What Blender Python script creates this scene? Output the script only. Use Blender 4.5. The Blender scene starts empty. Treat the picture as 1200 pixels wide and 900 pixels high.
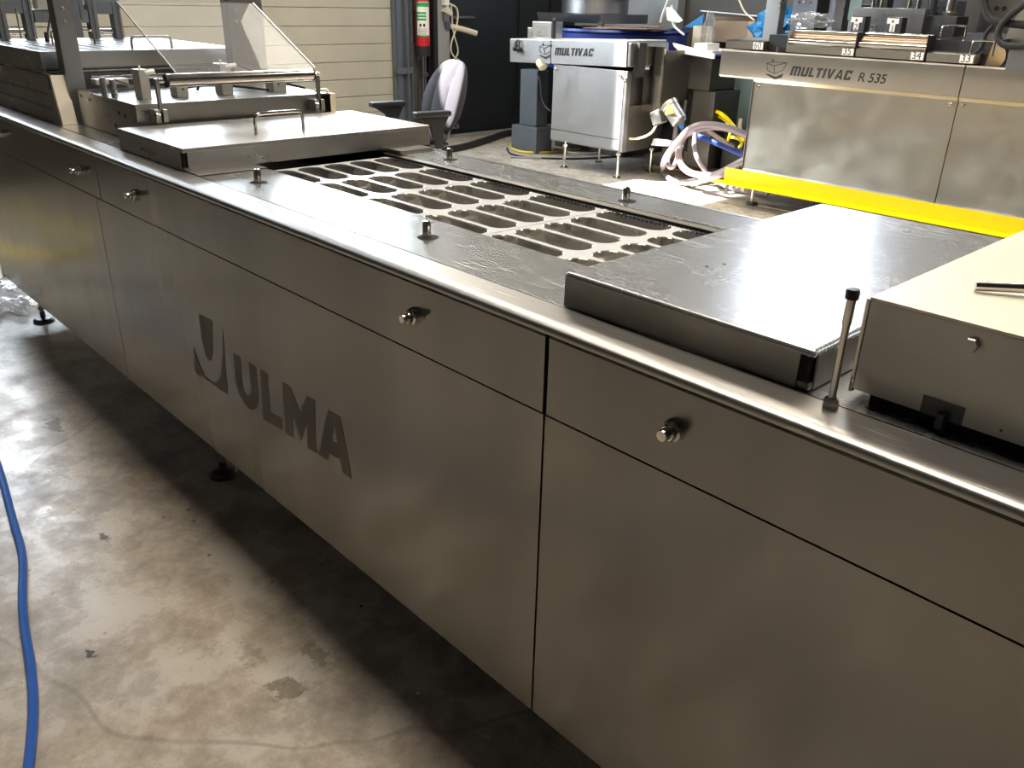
import bpy, bmesh, math, random
from mathutils import Vector, Matrix
random.seed(7)
S = bpy.context.scene
COL = S.collection
PI = math.pi

# ------------------------------------------------------------------ camera
yaw, pitch, roll = 0.811124354, 0.428513733, 0.0247018663
fw = Vector((-math.sin(yaw)*math.cos(pitch), math.cos(yaw)*math.cos(pitch), -math.sin(pitch)))
rt = Vector((math.cos(yaw), math.sin(yaw), 0)); up = rt.cross(fw)
r2 = rt*math.cos(roll)+up*math.sin(roll); u2 = -rt*math.sin(roll)+up*math.cos(roll)
cd = bpy.data.cameras.new('camera'); cam = bpy.data.objects.new('camera', cd); COL.objects.link(cam)
cam.matrix_world = Matrix(((r2.x, u2.x, -fw.x, 0), (r2.y, u2.y, -fw.y, -0.87), (r2.z, u2.z, -fw.z, 1.44), (0, 0, 0, 1)))
cd.sensor_width = 36; cd.lens = 988.118*36/1200; cd.clip_start = .02; cd.clip_end = 100
S.camera = cam
# ------------------------------------------------------------------ world, sun, lamps, exposure
S.view_settings.view_transform = 'Standard'; S.view_settings.look = 'None'
S.view_settings.gamma = 1; S.view_settings.use_curve_mapping = False
S.view_settings.exposure = -0.15
W = bpy.data.worlds.new('sky'); S.world = W; W.use_nodes = True
bg = W.node_tree.nodes['Background']; bg.inputs[0].default_value = (.75, .87, 1, 1); bg.inputs[1].default_value = 1.2
SUN_DIR = Vector((.5, .45, -.64)).normalized()
sd = bpy.data.lights.new('sun', 'SUN'); sd.energy = 65; sd.angle = .012; sd.color = (1, .96, .9)
sun = bpy.data.objects.new('sun', sd); COL.objects.link(sun); sun.rotation_euler = SUN_DIR.to_track_quat('-Z', 'Y').to_euler()

def area(name, loc, target, sx, sy, power, col):
    l = bpy.data.lights.new(name, 'AREA'); l.shape = 'RECTANGLE'; l.size = sx; l.size_y = sy; l.energy = power; l.color = col
    o = bpy.data.objects.new(name, l); COL.objects.link(o); o.location = loc
    o.rotation_euler = (Vector(target)-Vector(loc)).to_track_quat('-Z', 'Y').to_euler(); return o
WARM = (1, .88, .72)
area('ceiling_lamp_warm', (-1.3, .55, 4.7), (-1.3, .55, 0), 2.4, .8, 190, WARM)
area('ceiling_lamp_north', (-5.2, 3.0, 4.7), (-5.2, 3.0, 0), 2.6, .5, 160, (1, .9, .74))
area('added_lamp_east', (-1.2, 3.3, 4.7), (-1.2, 3.3, 0), 2.6, .5, 160, WARM)  # unseen lamp, added to brighten the large line behind

# ------------------------------------------------------------------ materials
def new_mat(name):
    m = bpy.data.materials.new(name); m.use_nodes = True
    return m, m.node_tree, m.node_tree.nodes['Principled BSDF']
def N(t, typ, **kw):
    n = t.nodes.new(typ)
    for k, v in kw.items():
        if k.startswith('i_'): n.inputs[k[2:].replace('_', ' ')].default_value = v
        else: setattr(n, k, v)
    return n
def L(t, a, b): t.links.new(a, b)
def ramp(t, src, stops):
    r = t.nodes.new('ShaderNodeValToRGB'); e = r.color_ramp.elements
    while len(e) > 2: e.remove(e[-1])
    for i, (p, c) in enumerate(stops):
        if i > 1: e.new(p)
        e[i].position = p; e[i].color = c if len(c) == 4 else (*c, 1)
    L(t, src, r.inputs[0]); return r
def coords(t, scale=(1, 1, 1), rot=(0, 0, 0)):
    g = N(t, 'ShaderNodeNewGeometry'); mp = N(t, 'ShaderNodeMapping')
    mp.inputs['Scale'].default_value = scale; mp.inputs['Rotation'].default_value = rot
    L(t, g.outputs['Position'], mp.inputs[0]); return mp.outputs[0]
def noise(t, vec, scale, detail=3, rough=.5):
    n = N(t, 'ShaderNodeTexNoise'); n.inputs['Scale'].default_value = scale; n.inputs['Detail'].default_value = detail
    n.inputs['Roughness'].default_value = rough; L(t, vec, n.inputs['Vector']); return n.outputs['Fac']
def mrange(t, src, a, b, c, d):
    n = N(t, 'ShaderNodeMapRange'); L(t, src, n.inputs[0])
    for i, v in enumerate((a, b, c, d)): n.inputs[i+1].default_value = v
    return n.outputs[0]
def math_(t, op, a, b):
    n = N(t, 'ShaderNodeMath', operation=op)
    for i, v in enumerate((a, b)):
        if isinstance(v, (int, float)): n.inputs[i].default_value = v
        else: L(t, v, n.inputs[i])
    return n.outputs[0]
def mixc(t, fac, a, b):
    n = N(t, 'ShaderNodeMix', data_type='RGBA')
    if isinstance(fac, (int, float)): n.inputs[0].default_value = fac
    else: L(t, fac, n.inputs[0])
    for s, v in ((6, a), (7, b)):
        if isinstance(v, (tuple, list)): n.inputs[s].default_value = (*v[:3], 1)
        else: L(t, v, n.inputs[s])
    return n.outputs[2]

def plain(name, col, rough=.5, metal=0, spec=.5, var=.12, vs=6, bump=0, bs=60):
    m, t, b = new_mat(name)
    c = coords(t); f = noise(t, c, vs, 4)
    d = tuple(x*(1-var) for x in col); e = tuple(min(1, x*(1+var)) for x in col)
    L(t, mixc(t, f, d, e), b.inputs['Base Color'])
    b.inputs['Roughness'].default_value = rough; b.inputs['Metallic'].default_value = metal
    b.inputs['Specular IOR Level'].default_value = spec
    if bump:
        bn = N(t, 'ShaderNodeBump'); bn.inputs['Strength'].default_value = bump; bn.inputs['Distance'].default_value = .002
        L(t, noise(t, c, bs, 4), bn.inputs['Height']); L(t, bn.outputs[0], b.inputs['Normal'])
    return m
def steel(name, col=(.55, .54, .52), rough=.25, aniso=0, tangent=(1, 0, 0), grain=(2, 2, 300), gbump=.0, wave=.0, scratch=0, smudge=.25, rvar=.08, ripple=0, gcol=.25, haze=0, refl_streak=0):
    m, t, b = new_mat(name)
    b.inputs['Metallic'].default_value = 1
    g = noise(t, coords(t, grain), 1, 3, .6)
    s = noise(t, coords(t), 5, 5, .6)
    dark = tuple(x*(1-smudge) for x in col)
    c = mixc(t, mrange(t, s, .3, .7, 0, 1), dark, col)
    c = mixc(t, math_(t, 'MULTIPLY', g, gcol), c, tuple(x*.8 for x in col))
    if refl_streak:   # smudge-like colour bands standing in for reflections running down the sheet
        c = mixc(t, mrange(t, noise(t, coords(t, (4, 1, .4), (0, .12, 0)), 1, 3, .55), .35, .65, 0, refl_streak), c, tuple(x*.45 for x in col))
    r = math_(t, 'ADD', mrange(t, s, .3, .7, rough+rvar, rough-rvar*.6), mrange(t, g, .3, .7, -.02, .03))
    bumpsrc = None
    if scratch:
        acc = None
        for k, (rz, sc, th) in enumerate(((.4, 9, .70), (1.3, 7, .70), (2.2, 8, .71), (2.9, 11, .70), (.05, 6, .71))):
            cc = coords(t, (1.2, 46, 1), (0, 0, rz)); n_ = noise(t, cc, sc, 2, .4)
            mm = mrange(t, n_, th, th+.03, 0, 1)
            acc = mm if acc is None else math_(t, 'MAXIMUM', acc, mm)
        patch = mrange(t, noise(t, coords(t), 3.3, 2), .42, .6, 0, 1)
        acc = math_(t, 'MULTIPLY', acc, patch)
        acc = math_(t, 'MULTIPLY', acc, scratch)
        c = mixc(t, acc, c, (.85, .85, .84)); r = math_(t, 'ADD', r, math_(t, 'MULTIPLY', acc, .12))
    L(t, c, b.inputs['Base Color']); L(t, r, b.inputs['Roughness'])
    if aniso:
        b.inputs['Anisotropic'].default_value = aniso
        cx = N(t, 'ShaderNodeCombineXYZ')
        for i in range(3): cx.inputs[i].default_value = tangent[i]
        L(t, cx.outputs[0], b.inputs['Tangent'])
    nrm = None
    if wave:
        bn = N(t, 'ShaderNodeBump'); bn.inputs['Strength'].default_value = 1; bn.inputs['Distance'].default_value = wave
        L(t, noise(t, coords(t), 2.2, 2, .4), bn.inputs['Height']); nrm = bn
    if ripple:
        b3 = N(t, 'ShaderNodeBump'); b3.inputs['Strength'].default_value = 1; b3.inputs['Distance'].default_value = ripple
        L(t, noise(t, coords(t, (3.2, 1, .35)), 1, 2, .5), b3.inputs['Height'])
        if nrm: L(t, nrm.outputs[0], b3.inputs['Normal'])
        nrm = b3
    if gbump:
        b2 = N(t, 'ShaderNodeBump'); b2.inputs['Strength'].default_value = gbump; b2.inputs['Distance'].default_value = .0006
        L(t, g, b2.inputs['Height'])
        if nrm: L(t, nrm.outputs[0], b2.inputs['Normal'])
        nrm = b2
    if nrm: L(t, nrm.outputs[0], b.inputs['Normal'])
    if haze:   # second, wider lobe of a worn surface
        gl = N(t, 'ShaderNodeBsdfGlossy'); gl.inputs['Roughness'].default_value = .58; L(t, c, gl.inputs[0])
        mx = N(t, 'ShaderNodeMixShader'); mx.inputs[0].default_value = haze
        L(t, b.outputs[0], mx.inputs[1]); L(t, gl.outputs[0], mx.inputs[2]); L(t, mx.outputs[0], t.nodes['Material Output'].inputs[0])
    return m

M = {}
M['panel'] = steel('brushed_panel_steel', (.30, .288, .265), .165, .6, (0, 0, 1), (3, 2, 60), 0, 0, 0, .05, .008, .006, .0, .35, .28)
M['rail'] = steel('rail_steel', (.40, .39, .375), .36, .3, (1, 0, 0), (2, 200, 200), 0, 0, .8, .15, .03, 0, .1, .1)
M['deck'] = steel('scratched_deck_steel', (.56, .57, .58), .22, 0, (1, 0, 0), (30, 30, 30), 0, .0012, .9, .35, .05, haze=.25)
M['lid'] = steel('worn_lid_steel', (.56, .57, .58), .23, 0, (1, 0, 0), (60, 60, 20), 0, .0025, .9, .30, .05, 0, .1, .25)
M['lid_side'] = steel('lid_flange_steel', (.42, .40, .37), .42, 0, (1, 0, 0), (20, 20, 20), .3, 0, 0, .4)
M['steel'] = steel('satin_steel', (.50, .49, .47), .30, .3, (0, 1, 0), (3, 3, 60), .1, 0, 0, .2)
M['chrome'] = steel('polished_steel', (.72, .68, .62), .12, 0, (1, 0, 0), (9, 9, 9), 0, 0, 0, .15, .03)
M['block'] = steel('machined_aluminium', (.60, .585, .54), .42, 0, (1, 0, 0), (5, 5, 90), .15, 0, 0, .2)
M['beige_alu'] = plain('pale_beige_aluminium', (.78, .73, .62), .42, .35, .5, .12, 5)
M['post'] = steel('post_steel', (.36, .36, .37), .36, 0, (1, 0, 0), (3, 3, 60), .1, 0, 0, .2)
M['dark_steel'] = steel('dark_machine_steel', (.16, .16, .17), .4, 0, (1, 0, 0), (9, 9, 9), 0, 0, 0, .4)
M['mv'] = steel('cream_brushed_steel', (.66, .59, .47), .34, .5, (1, 0, 0), (1.5, 2, 120), .05, .022, 0, .1)
M['mvtop'] = steel('band_steel', (.44, .41, .36), .33, .5, (1, 0, 0), (1.5, 2, 120), .1, 0, 0, .1)
M['mv_small'] = steel('pale_brushed_steel', (.38, .38, .38), .42, .3, (0, 0, 1), (90, 3, 3), .15, 0, 0, .12)
M['etch'] = steel('etched_lettering', (.15, .14, .12), .55, 0, (1, 0, 0), (9, 9, 9), 0, 0, 0, .1)
M['black'] = plain('black_plastic', (.018, .018, .02), .4)
M['rubber'] = plain('black_rubber', (.012, .012, .013), .6)
M['void'] = plain('unlit_interior', (.010, .010, .011), .9)
M['ink'] = plain('black_print', (.025, .022, .02), .5)
M['white'] = plain('white_plastic', (.78, .77, .72), .4, var=.05)
M['sticker'] = plain('white_sticker', (.85, .83, .78), .5, var=.03)
M['cream'] = plain('cream_plastic', (.68, .62, .46), .45, var=.06)
M['yellow'] = plain('yellow_paint', (.92, .70, .0), .38, var=.05, bump=.1)
M['yellow_hose'] = plain('yellow_hose_rubber', (.62, .50, .06), .45)
M['warn'] = plain('warning_yellow', (.9, .62, .03), .5, var=.03)
M['blue_hose'] = plain('blue_hose_rubber', (.035, .13, .50), .33, var=.15, vs=30)
M['lilac_hose'] = plain('greyish_clear_hose', (.27, .235, .26), .25, var=.1, vs=12)
M['red'] = plain('extinguisher_red', (.55, .02, .03), .3)
M['green'] = plain('label_green', (.03, .35, .10), .5)
M['fabric'] = plain('grey_upholstery', (.045, .043, .052), .9, spec=.2, vs=80, bump=.5, bs=300)
M['blue_paint'] = plain('blue_drum_paint', (.012, .035, .22), .35)
M['blue_film'] = plain('blue_plastic_bag', (.03, .22, .50), .25, vs=20)
M['card'] = plain('cardboard', (.27, .20, .14), .8, vs=14)
M['brown'] = plain('brown_wrapped_cartons', (.13, .10, .075), .5, vs=9, var=.4)
M['teal'] = plain('dusty_teal_board', (.16, .24, .25), .45, vs=4, var=.3)
M['grey_paint'] = plain('grey_paint', (.30, .30, .29), .5)
M['blue_grey_paint'] = plain('blue_grey_track_steel', (.10, .115, .135), .4)
M['copper'] = steel('copper_tint_roller', (.70, .50, .36), .3, smudge=.05)
M['chain_cover'] = steel('dull_chain_cover', (.22, .21, .19), .45, 0, (1, 0, 0), (20, 20, 20), .2, 0, 0, .4)
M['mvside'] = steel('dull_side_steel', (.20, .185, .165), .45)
M['gold'] = plain('tan_board', (.45, .33, .18), .7)
M['wood'] = plain('pallet_wood', (.35, .25, .15), .8, vs=10, var=.3)

def wall_mat(name, col, rough=.55, grime=.25):
    m, t, b = new_mat(name); c = coords(t); f = noise(t, c, 1.3, 6, .65)
    L(t, mixc(t, mrange(t, f, .35, .7, 0, 1), col, tuple(x*(1-grime) for x in col)), b.inputs['Base Color'])
    b.inputs['Roughness'].default_value = rough
    bn = N(t, 'ShaderNodeBump'); bn.inputs['Strength'].default_value = .15; bn.inputs['Distance'].default_value = .003
    L(t, noise(t, c, 70, 3), bn.inputs['Height']); L(t, bn.outputs[0], b.inputs['Normal']); return m
M['door_panel'] = wall_mat('cream_door_panel', (.46, .43, .35), .45, .15)
M['wall'] = wall_mat('workshop_wall', (.08, .073, .062))
M['wall_pale'] = wall_mat('pale_blue_grey_wall', (.42, .46, .49))
M['wall_dark'] = wall_mat('dark_far_wall', (.10, .095, .085))
M['roof'] = wall_mat('roof_sheet', (.11, .105, .10))
M['dark_door'] = wall_mat('dark_green_door', (.012, .017, .019), .5, .3)

def floor_mat():
    m, t, b = new_mat('stained_concrete'); c = coords(t)
    big = noise(t, c, .9, 6, .6); mid = noise(t, c, 6, 8, .72); fine = noise(t, c, 55, 5, .75); mid2 = noise(t, coords(t, (1, 1, 1), (0, 0, 1)), 2.6, 7, .7)
    col = mixc(t, mrange(t, big, .38, .62, 0, 1), (.47, .40, .31), (.36, .345, .32))
    col = mixc(t, mrange(t, mid, .48, .60, 0, .9), col, (.66, .62, .55))
    col = mixc(t, mrange(t, mid, .47, .36, 0, .65), col, (.25, .215, .17))
    col = mixc(t, mrange(t, mid2, .58, .66, 0, .5), col, (.35, .27, .17))
    col = mixc(t, mrange(t, mid2, .42, .36, 0, .45), col, (.24, .235, .225))
    col = mixc(t, mrange(t, fine, .60, .74, 0, .6), col, (.15, .13, .105))
    v = N(t, 'ShaderNodeTexVoronoi', feature='F1'); v.inputs['Scale'].default_value = 17; L(t, c, v.inputs['Vector'])
    spot = mrange(t, v.outputs['Distance'], .06, .14, 1, 0)
    spot = math_(t, 'MULTIPLY', spot, mrange(t, noise(t, c, 5.3, 3), .55, .62, 0, 1))
    col = mixc(t, math_(t, 'MULTIPLY', spot, .85), col, (.06, .05, .04))
    # long hairline cracks
    w = N(t, 'ShaderNodeTexVoronoi', feature='DISTANCE_TO_EDGE'); w.inputs['Scale'].default_value = .45
    dist = N(t, 'ShaderNodeVectorMath', operation='ADD'); nn = N(t, 'ShaderNodeTexNoise'); nn.inputs['Scale'].default_value = .8; nn.inputs['Detail'].default_value = 3
    L(t, c, nn.inputs['Vector']); L(t, c, dist.inputs[0]); L(t, nn.outputs['Color'], dist.inputs[1]); L(t, dist.outputs[0], w.inputs['Vector'])
    crack = mrange(t, w.outputs['Distance'], .001, .0035, .35, 0)
    col = mixc(t, crack, col, (.17, .15, .12))
    # individual stains: centre, radii, colour, strength
    for i, (sx, sy, rx_, ry_, cc, st) in enumerate(STAINS):
        mp = N(t, 'ShaderNodeMapping'); mp.vector_type = 'POINT'; mp.inputs['Location'].default_value = (-sx/rx_, -sy/ry_, 0); mp.inputs['Scale'].default_value = (1/rx_, 1/ry_, 0)
        L(t, c, mp.inputs[0]); ln = N(t, 'ShaderNodeVectorMath', operation='LENGTH'); L(t, mp.outputs[0], ln.inputs[0])
        e = math_(t, 'ADD', ln.outputs['Value'], mrange(t, noise(t, coords(t, (1, 1, 1), (0, 0, i)), 1.1/min(rx_, ry_), 5, .7), .3, .7, -.75, .75))
        col = mixc(t, mrange(t, e, .55, .75, st, 0), col, cc)
    L(t, col, b.inputs['Base Color'])
    L(t, mrange(t, mid, .35, .62, .44, .24), b.inputs['Roughness']); b.inputs['Specular IOR Level'].default_value = .6
    bn = N(t, 'ShaderNodeBump'); bn.inputs['Strength'].default_value = .3; bn.inputs['Distance'].default_value = .002
    L(t, math_(t, 'ADD', mid, math_(t, 'MULTIPLY', fine, .4)), bn.inputs['Height']); L(t, bn.outputs[0], b.inputs['Normal'])
    return m
TAN, DK, GR = (.36, .27, .16), (.05, .042, .035), (.20, .17, .13)
STAINS = [(-2.50, -.375, .10, .055, TAN, .8), (-2.27, -.325, .035, .016, DK, .8), (-2.27, -.43, .12, .05, TAN, .45), (-1.80, -.52, .022, .014, DK, .95), (-3.10, -.21, .09, .035, DK, .7),
          (-1.40, -.235, .055, .045, GR, .75), (-1.56, -.235, .055, .03, GR, .4), (-1.45, -.12, .07, .03, GR, .6), (-2.05, -.62, .12, .05, TAN, .5), (-2.75, -.30, .10, .03, GR, .4)]
M['floor'] = floor_mat()
def clear_mat(name, tint=(.95, .96, .97), gloss=.25, rough=.08, haze=.08, bump=0):
    m, t, b = new_mat(name); t.nodes.remove(b); out = t.nodes['Material Output']
    tr = N(t, 'ShaderNodeBsdfTransparent'); tr.inputs[0].default_value = (*tint, 1)
    gl = N(t, 'ShaderNodeBsdfGlossy'); gl.inputs['Roughness'].default_value = rough
    df = N(t, 'ShaderNodeBsdfDiffuse'); df.inputs[0].default_value = (.86, .88, .90, 1)
    fr = N(t, 'ShaderNodeFresnel'); fr.inputs[0].default_value = 1.5
    a = N(t, 'ShaderNodeMixShader'); a.inputs[0].default_value = haze; L(t, tr.outputs[0], a.inputs[1]); L(t, df.outputs[0], a.inputs[2])
    c = N(t, 'ShaderNodeMixShader'); L(t, math_(t, 'MULTIPLY', fr.outputs[0], gloss*4), c.inputs[0]); L(t, a.outputs[0], c.inputs[1]); L(t, gl.outputs[0], c.inputs[2])
    if bump:
        bn = N(t, 'ShaderNodeBump'); bn.inputs['Strength'].default_value = bump; bn.inputs['Distance'].default_value = .004
        L(t, noise(t, coords(t), 25, 3), bn.inputs['Height'])
        for s in (gl, df, fr): L(t, bn.outputs[0], s.inputs['Normal'])
    L(t, c.outputs[0], out.inputs[0]); return m
M['plexi'] = clear_mat('clear_plexiglass', (.95, .96, .97), .004, .03, .07)
M['film'] = clear_mat('film_web', (.80, .82, .83), .30, .15, .80, .1)  # diffuse white stands in for the window reflection on the film
M['cup'] = clear_mat('formed_film_cup', (.86, .83, .78), .4, .10, .10, .5)
M['wrap'] = clear_mat('crumpled_clear_wrap', (.92, .92, .93), .12, .12, .13, 1.0)
def pane_mat(name, col, s):
    m, t, b = new_mat(name); t.nodes.remove(b)
    e = N(t, 'ShaderNodeEmission'); e.inputs[0].default_value = (*col, 1); e.inputs[1].default_value = s
    L(t, e.outputs[0], t.nodes['Material Output'].inputs[0]); return m
M['daylight'] = pane_mat('daylit_frosted_pane', (.80, .90, 1), 22)
M['daylight_north'] = pane_mat('daylit_high_pane', (.80, .90, 1), 20)
M['lampglow'] = pane_mat('lamp_tube', (1, .86, .66), 6)

# ------------------------------------------------------------------ mesh helpers
class MB:
    def __init__(s): s.bm = bmesh.new(); s.bev = False
    def xf(s, vs, mat):
        if mat is not None: bmesh.ops.transform(s.bm, matrix=mat, verts=vs)
    def box(s, x0, x1, y0, y1, z0, z1, bev=0, mat=None, seg=2):
        r = bmesh.ops.create_cube(s.bm, size=1)['verts']
        for v in r: v.co = Vector(((x0+x1)/2+v.co.x*(x1-x0), (y0+y1)/2+v.co.y*(y1-y0), (z0+z1)/2+v.co.z*(z1-z0)))
        if bev:
            s.bev = True
            es = list({e for v in r for e in v.link_edges})
            g = bmesh.ops.bevel(s.bm, geom=es, offset=bev, segments=seg, affect='EDGES', profile=.5)
            r = list({v for f in g['faces'] for v in f.verts} | {v for v in r if v.is_valid})
        s.xf(r, mat); return s
    def prism(s, pts, axis, a, b, mat=None, bev=0):
        """polygon pts in the two other axes, extruded along axis (0,1,2) from a to b"""
        def P(p, w):
            q = list(p); q.insert(axis, w); return Vector(q)
        A = [s.bm.verts.new(P(p, a)) for p in pts]; B = [s.bm.verts.new(P(p, b)) for p in pts]
        n = len(pts); fs = [s.bm.faces.new(A[::-1]), s.bm.faces.new(B)]
        for i in range(n): fs.append(s.bm.faces.new((A[i], A[(i+1) % n], B[(i+1) % n], B[i])))
        bmesh.ops.recalc_face_normals(s.bm, faces=fs)
        vs = A+B
        if bev:
            g = bmesh.ops.bevel(s.bm, geom=list({e for v in vs for e in v.link_edges}), offset=bev, segments=2, affect='EDGES')
            vs = list({v for f in g['faces'] for v in f.verts} | {v for v in vs if v.is_valid})
        s.xf(vs, mat); return s
    def cyl(s, p, q, r, r2=None, n=20, cap=True):
        p, q = Vector(p), Vector(q); d = q-p
        R = d.to_track_quat('Z', 'Y').to_matrix().to_4x4()
        v = bmesh.ops.create_cone(s.bm, cap_ends=cap, segments=n, radius1=r, radius2=r if r2 is None else r2, depth=d.length)['verts']
        bmesh.ops.transform(s.bm, matrix=Matrix.Translation((p+q)/2) @ R, verts=v); return s
    def lathe(s, prof, p, axis=(0, 0, 1), n=24):
        R = Matrix.Translation(p) @ Vector(axis).to_track_quat('Z', 'Y').to_matrix().to_4x4()
        rings = []
        for r, z in prof:
            rings.append([s.bm.verts.new(R @ Vector((max(r, 1e-4)*math.cos(2*PI*i/n), max(r, 1e-4)*math.sin(2*PI*i/n), z))) for i in range(n)])
        fs = []
        for a, b in zip(rings, rings[1:]):
            for i in range(n): fs.append(s.bm.faces.new((a[i], a[(i+1) % n], b[(i+1) % n], b[i])))
        fs.append(s.bm.faces.new(rings[0][::-1])); fs.append(s.bm.faces.new(rings[-1]))
        bmesh.ops.recalc_face_normals(s.bm, faces=fs); return s
    def tube(s, pts, r, n=10, smooth=3, closed=False):
        pts = [Vector(p) for p in pts]
        for _ in range(smooth):
            q = [pts[0]]
            for a, b in zip(pts, pts[1:]): q += [a*.75+b*.25, a*.25+b*.75]
            q.append(pts[-1]); pts = q
        rings = []; prev = None
        for i, p in enumerate(pts):
            d = (pts[min(i+1, len(pts)-1)]-pts[max(i-1, 0)])
            if d.length < 1e-9: continue
            d.normalize()
            if prev is None: prev = d.orthogonal().normalized()
            prev = (prev-d*prev.dot(d)).normalized(); w = d.cross(prev)
            rings.append([s.bm.verts.new(p+(prev*math.cos(2*PI*k/n)+w*math.sin(2*PI*k/n))*r) for k in range(n)])
        for a, b in zip(rings, rings[1:]):
            for k in range(n): s.bm.faces.new((a[k], a[(k+1) % n], b[(k+1) % n], b[k]))
        s.bm.faces.new(rings[0][::-1]); s.bm.faces.new(rings[-1]); return s
    def quad(s, *p):
        s.bm.faces.new([s.bm.verts.new(Vector(x)) for x in p]); return s
    def build(s, name, mat, parent=None, smooth=True, mod=None):
        me = bpy.data.meshes.new(name); s.bm.normal_update(); s.bm.to_mesh(me); s.bm.free()
        me.materials.append(M[mat] if isinstance(mat, str) else mat)
        o = bpy.data.objects.new(name, me); COL.objects.link(o)
        if parent is not None:
            o.parent = parent; o.matrix_parent_inverse = Matrix.Identity(4)
            o.matrix_local = Matrix.Translation(-Vector(parent.get('base', (0, 0, 0)))) if parent.get('base') is not None else Matrix.Identity(4)
        if smooth:
            for p in me.polygons: p.use_smooth = True
            try: me.set_sharp_from_angle(angle=math.radians(32))
            except Exception: pass
            if s.bev:
                w = o.modifiers.new('weighted', 'WEIGHTED_NORMAL'); w.keep_sharp = True; w.weight = 100
        return o
def tag(o, label, cat, group=None, kind=None):
    if label: o['label'] = label
    if cat: o['category'] = cat
    if group: o['group'] = group
    if kind: o['kind'] = kind
    return o
def thing(name, label, cat, loc=(0, 0, 0), group=None, rotz=0):
    """Empty at the base; parts are modelled in coordinates relative to it"""
    o = bpy.data.objects.new(name, None); o.empty_display_size = .05; COL.objects.link(o); o.location = loc; o.rotation_euler[2] = rotz
    return tag(o, label, cat, group)
def wthing(name, label, cat, base, group=None):
    """Empty at base whose parts are modelled in world coordinates"""
    o = thing(name, label, cat, base, group); BASES[o.name] = Vector(base); return o
BASES = {}
_b = MB.build
def _build(s, name, mat, parent=None, smooth=True):
    o = _b(s, name, mat, None, smooth)
    if parent is not None:
        root = parent
        while root.parent is not None: root = root.parent
        if root.name in BASES and root is parent:
            for v in o.data.vertices: v.co -= BASES[root.name]
        elif root.name in BASES:
            for v in o.data.vertices: v.co -= BASES[root.name]
        o.parent = parent
    return o
MB.build = _build
def struct(name, mb, mat): 
    o = mb.build(name, mat); o['kind'] = 'structure'; return o
def sub(o, name, mb, mat, label=None):
    c = mb.build(name, mat, o)
    if label: c['label'] = label
    return c
def text_mesh(name, s, size, mat, parent, M4, depth=.0004, shear=0, bold=0, spacing=1):
    cu = bpy.data.curves.new(name, 'FONT'); cu.body = s; cu.size = size; cu.extrude = depth; cu.shear = shear; cu.offset = bold; cu.space_character = spacing
    t = bpy.data.objects.new(name+'_tmp', cu); COL.objects.link(t)
    dg = bpy.context.evaluated_depsgraph_get(); me = bpy.data.meshes.new_from_object(t.evaluated_get(dg))
    bpy.data.objects.remove(t); bpy.data.curves.remove(cu); me.name = name
    me.transform(M4); me.materials.clear(); me.materials.append(M[mat])
    o = bpy.data.objects.new(name, me); COL.objects.link(o)
    if parent is not None:
        root = parent
        while root.parent is not None: root = root.parent
        if root.name in BASES:
            for v in me.vertices: v.co -= BASES[root.name]
        o.parent = parent
    return o
def face_south(x, y, z): # text plane facing -y
    return Matrix.Translation((x, y, z)) @ Matrix.Rotation(PI/2, 4, 'X')
def copy_tree(o, parent=None):
    c = o.copy(); COL.objects.link(c); c.parent = parent
    for ch in list(o.children): copy_tree(ch, c)
    return c
# ================================================================== SETTING
WX, NY, EX, SY, RZ = -7.7, 7.4, 4.6, -6.2, 5.3
struct('floor', MB().box(WX-.2, EX+.2, SY-.2, NY+.2, -.1, 0), 'floor')
struct('ceiling', MB().box(WX-.2, EX+.2, SY-.2, NY+.2, RZ, RZ+.12), 'roof')
# west wall: pieces around the sectional door (y .1..4.66) and the unglazed high opening (y .75..2.53, z 3.75..5.2)
struct('wall_west', MB().box(WX-.2, WX, SY-.2, .1, 0, RZ).box(WX-.2, WX, 4.66, NY+.2, 0, RZ).box(WX-.2, WX, .1, 4.66, 3.42, 3.75)
       .box(WX-.2, WX, .1, .75, 3.75, RZ).box(WX-.2, WX, 2.53, 4.66, 3.75, RZ).box(WX-.2, WX, .75, 2.53, 5.2, RZ), 'wall')
struct('wall_north', MB().box(WX, -4.72, NY, NY+.2, 0, RZ).box(-3.74, EX, NY, NY+.2, 0, RZ).box(-4.72, -3.74, NY, NY+.2, 0, 2.55).box(-4.72, -3.74, NY, NY+.2, 4.75, RZ), 'wall_dark')
struct('wall_east', MB().box(EX, EX+.2, SY-.2, NY+.2, 0, RZ), 'wall')
struct('wall_south', MB().box(WX, EX, SY-.2, SY, 0, RZ), 'wall')
# high window in the north wall
win = struct('window_1', MB().box(-4.72, -3.74, NY+.05, NY+.1, 2.55, 2.60).box(-4.72, -3.74, NY+.05, NY+.1, 4.70, 4.75)
             .box(-4.72, -4.67, NY+.05, NY+.1, 2.60, 4.70).box(-3.79, -3.74, NY+.05, NY+.1, 2.60, 4.70), 'grey_paint')
for za in (2.60, 3.655): MB().box(-4.67, -3.79, NY+.07, NY+.08, za, za+1.045).build('pane', 'daylight_north', win)
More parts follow.
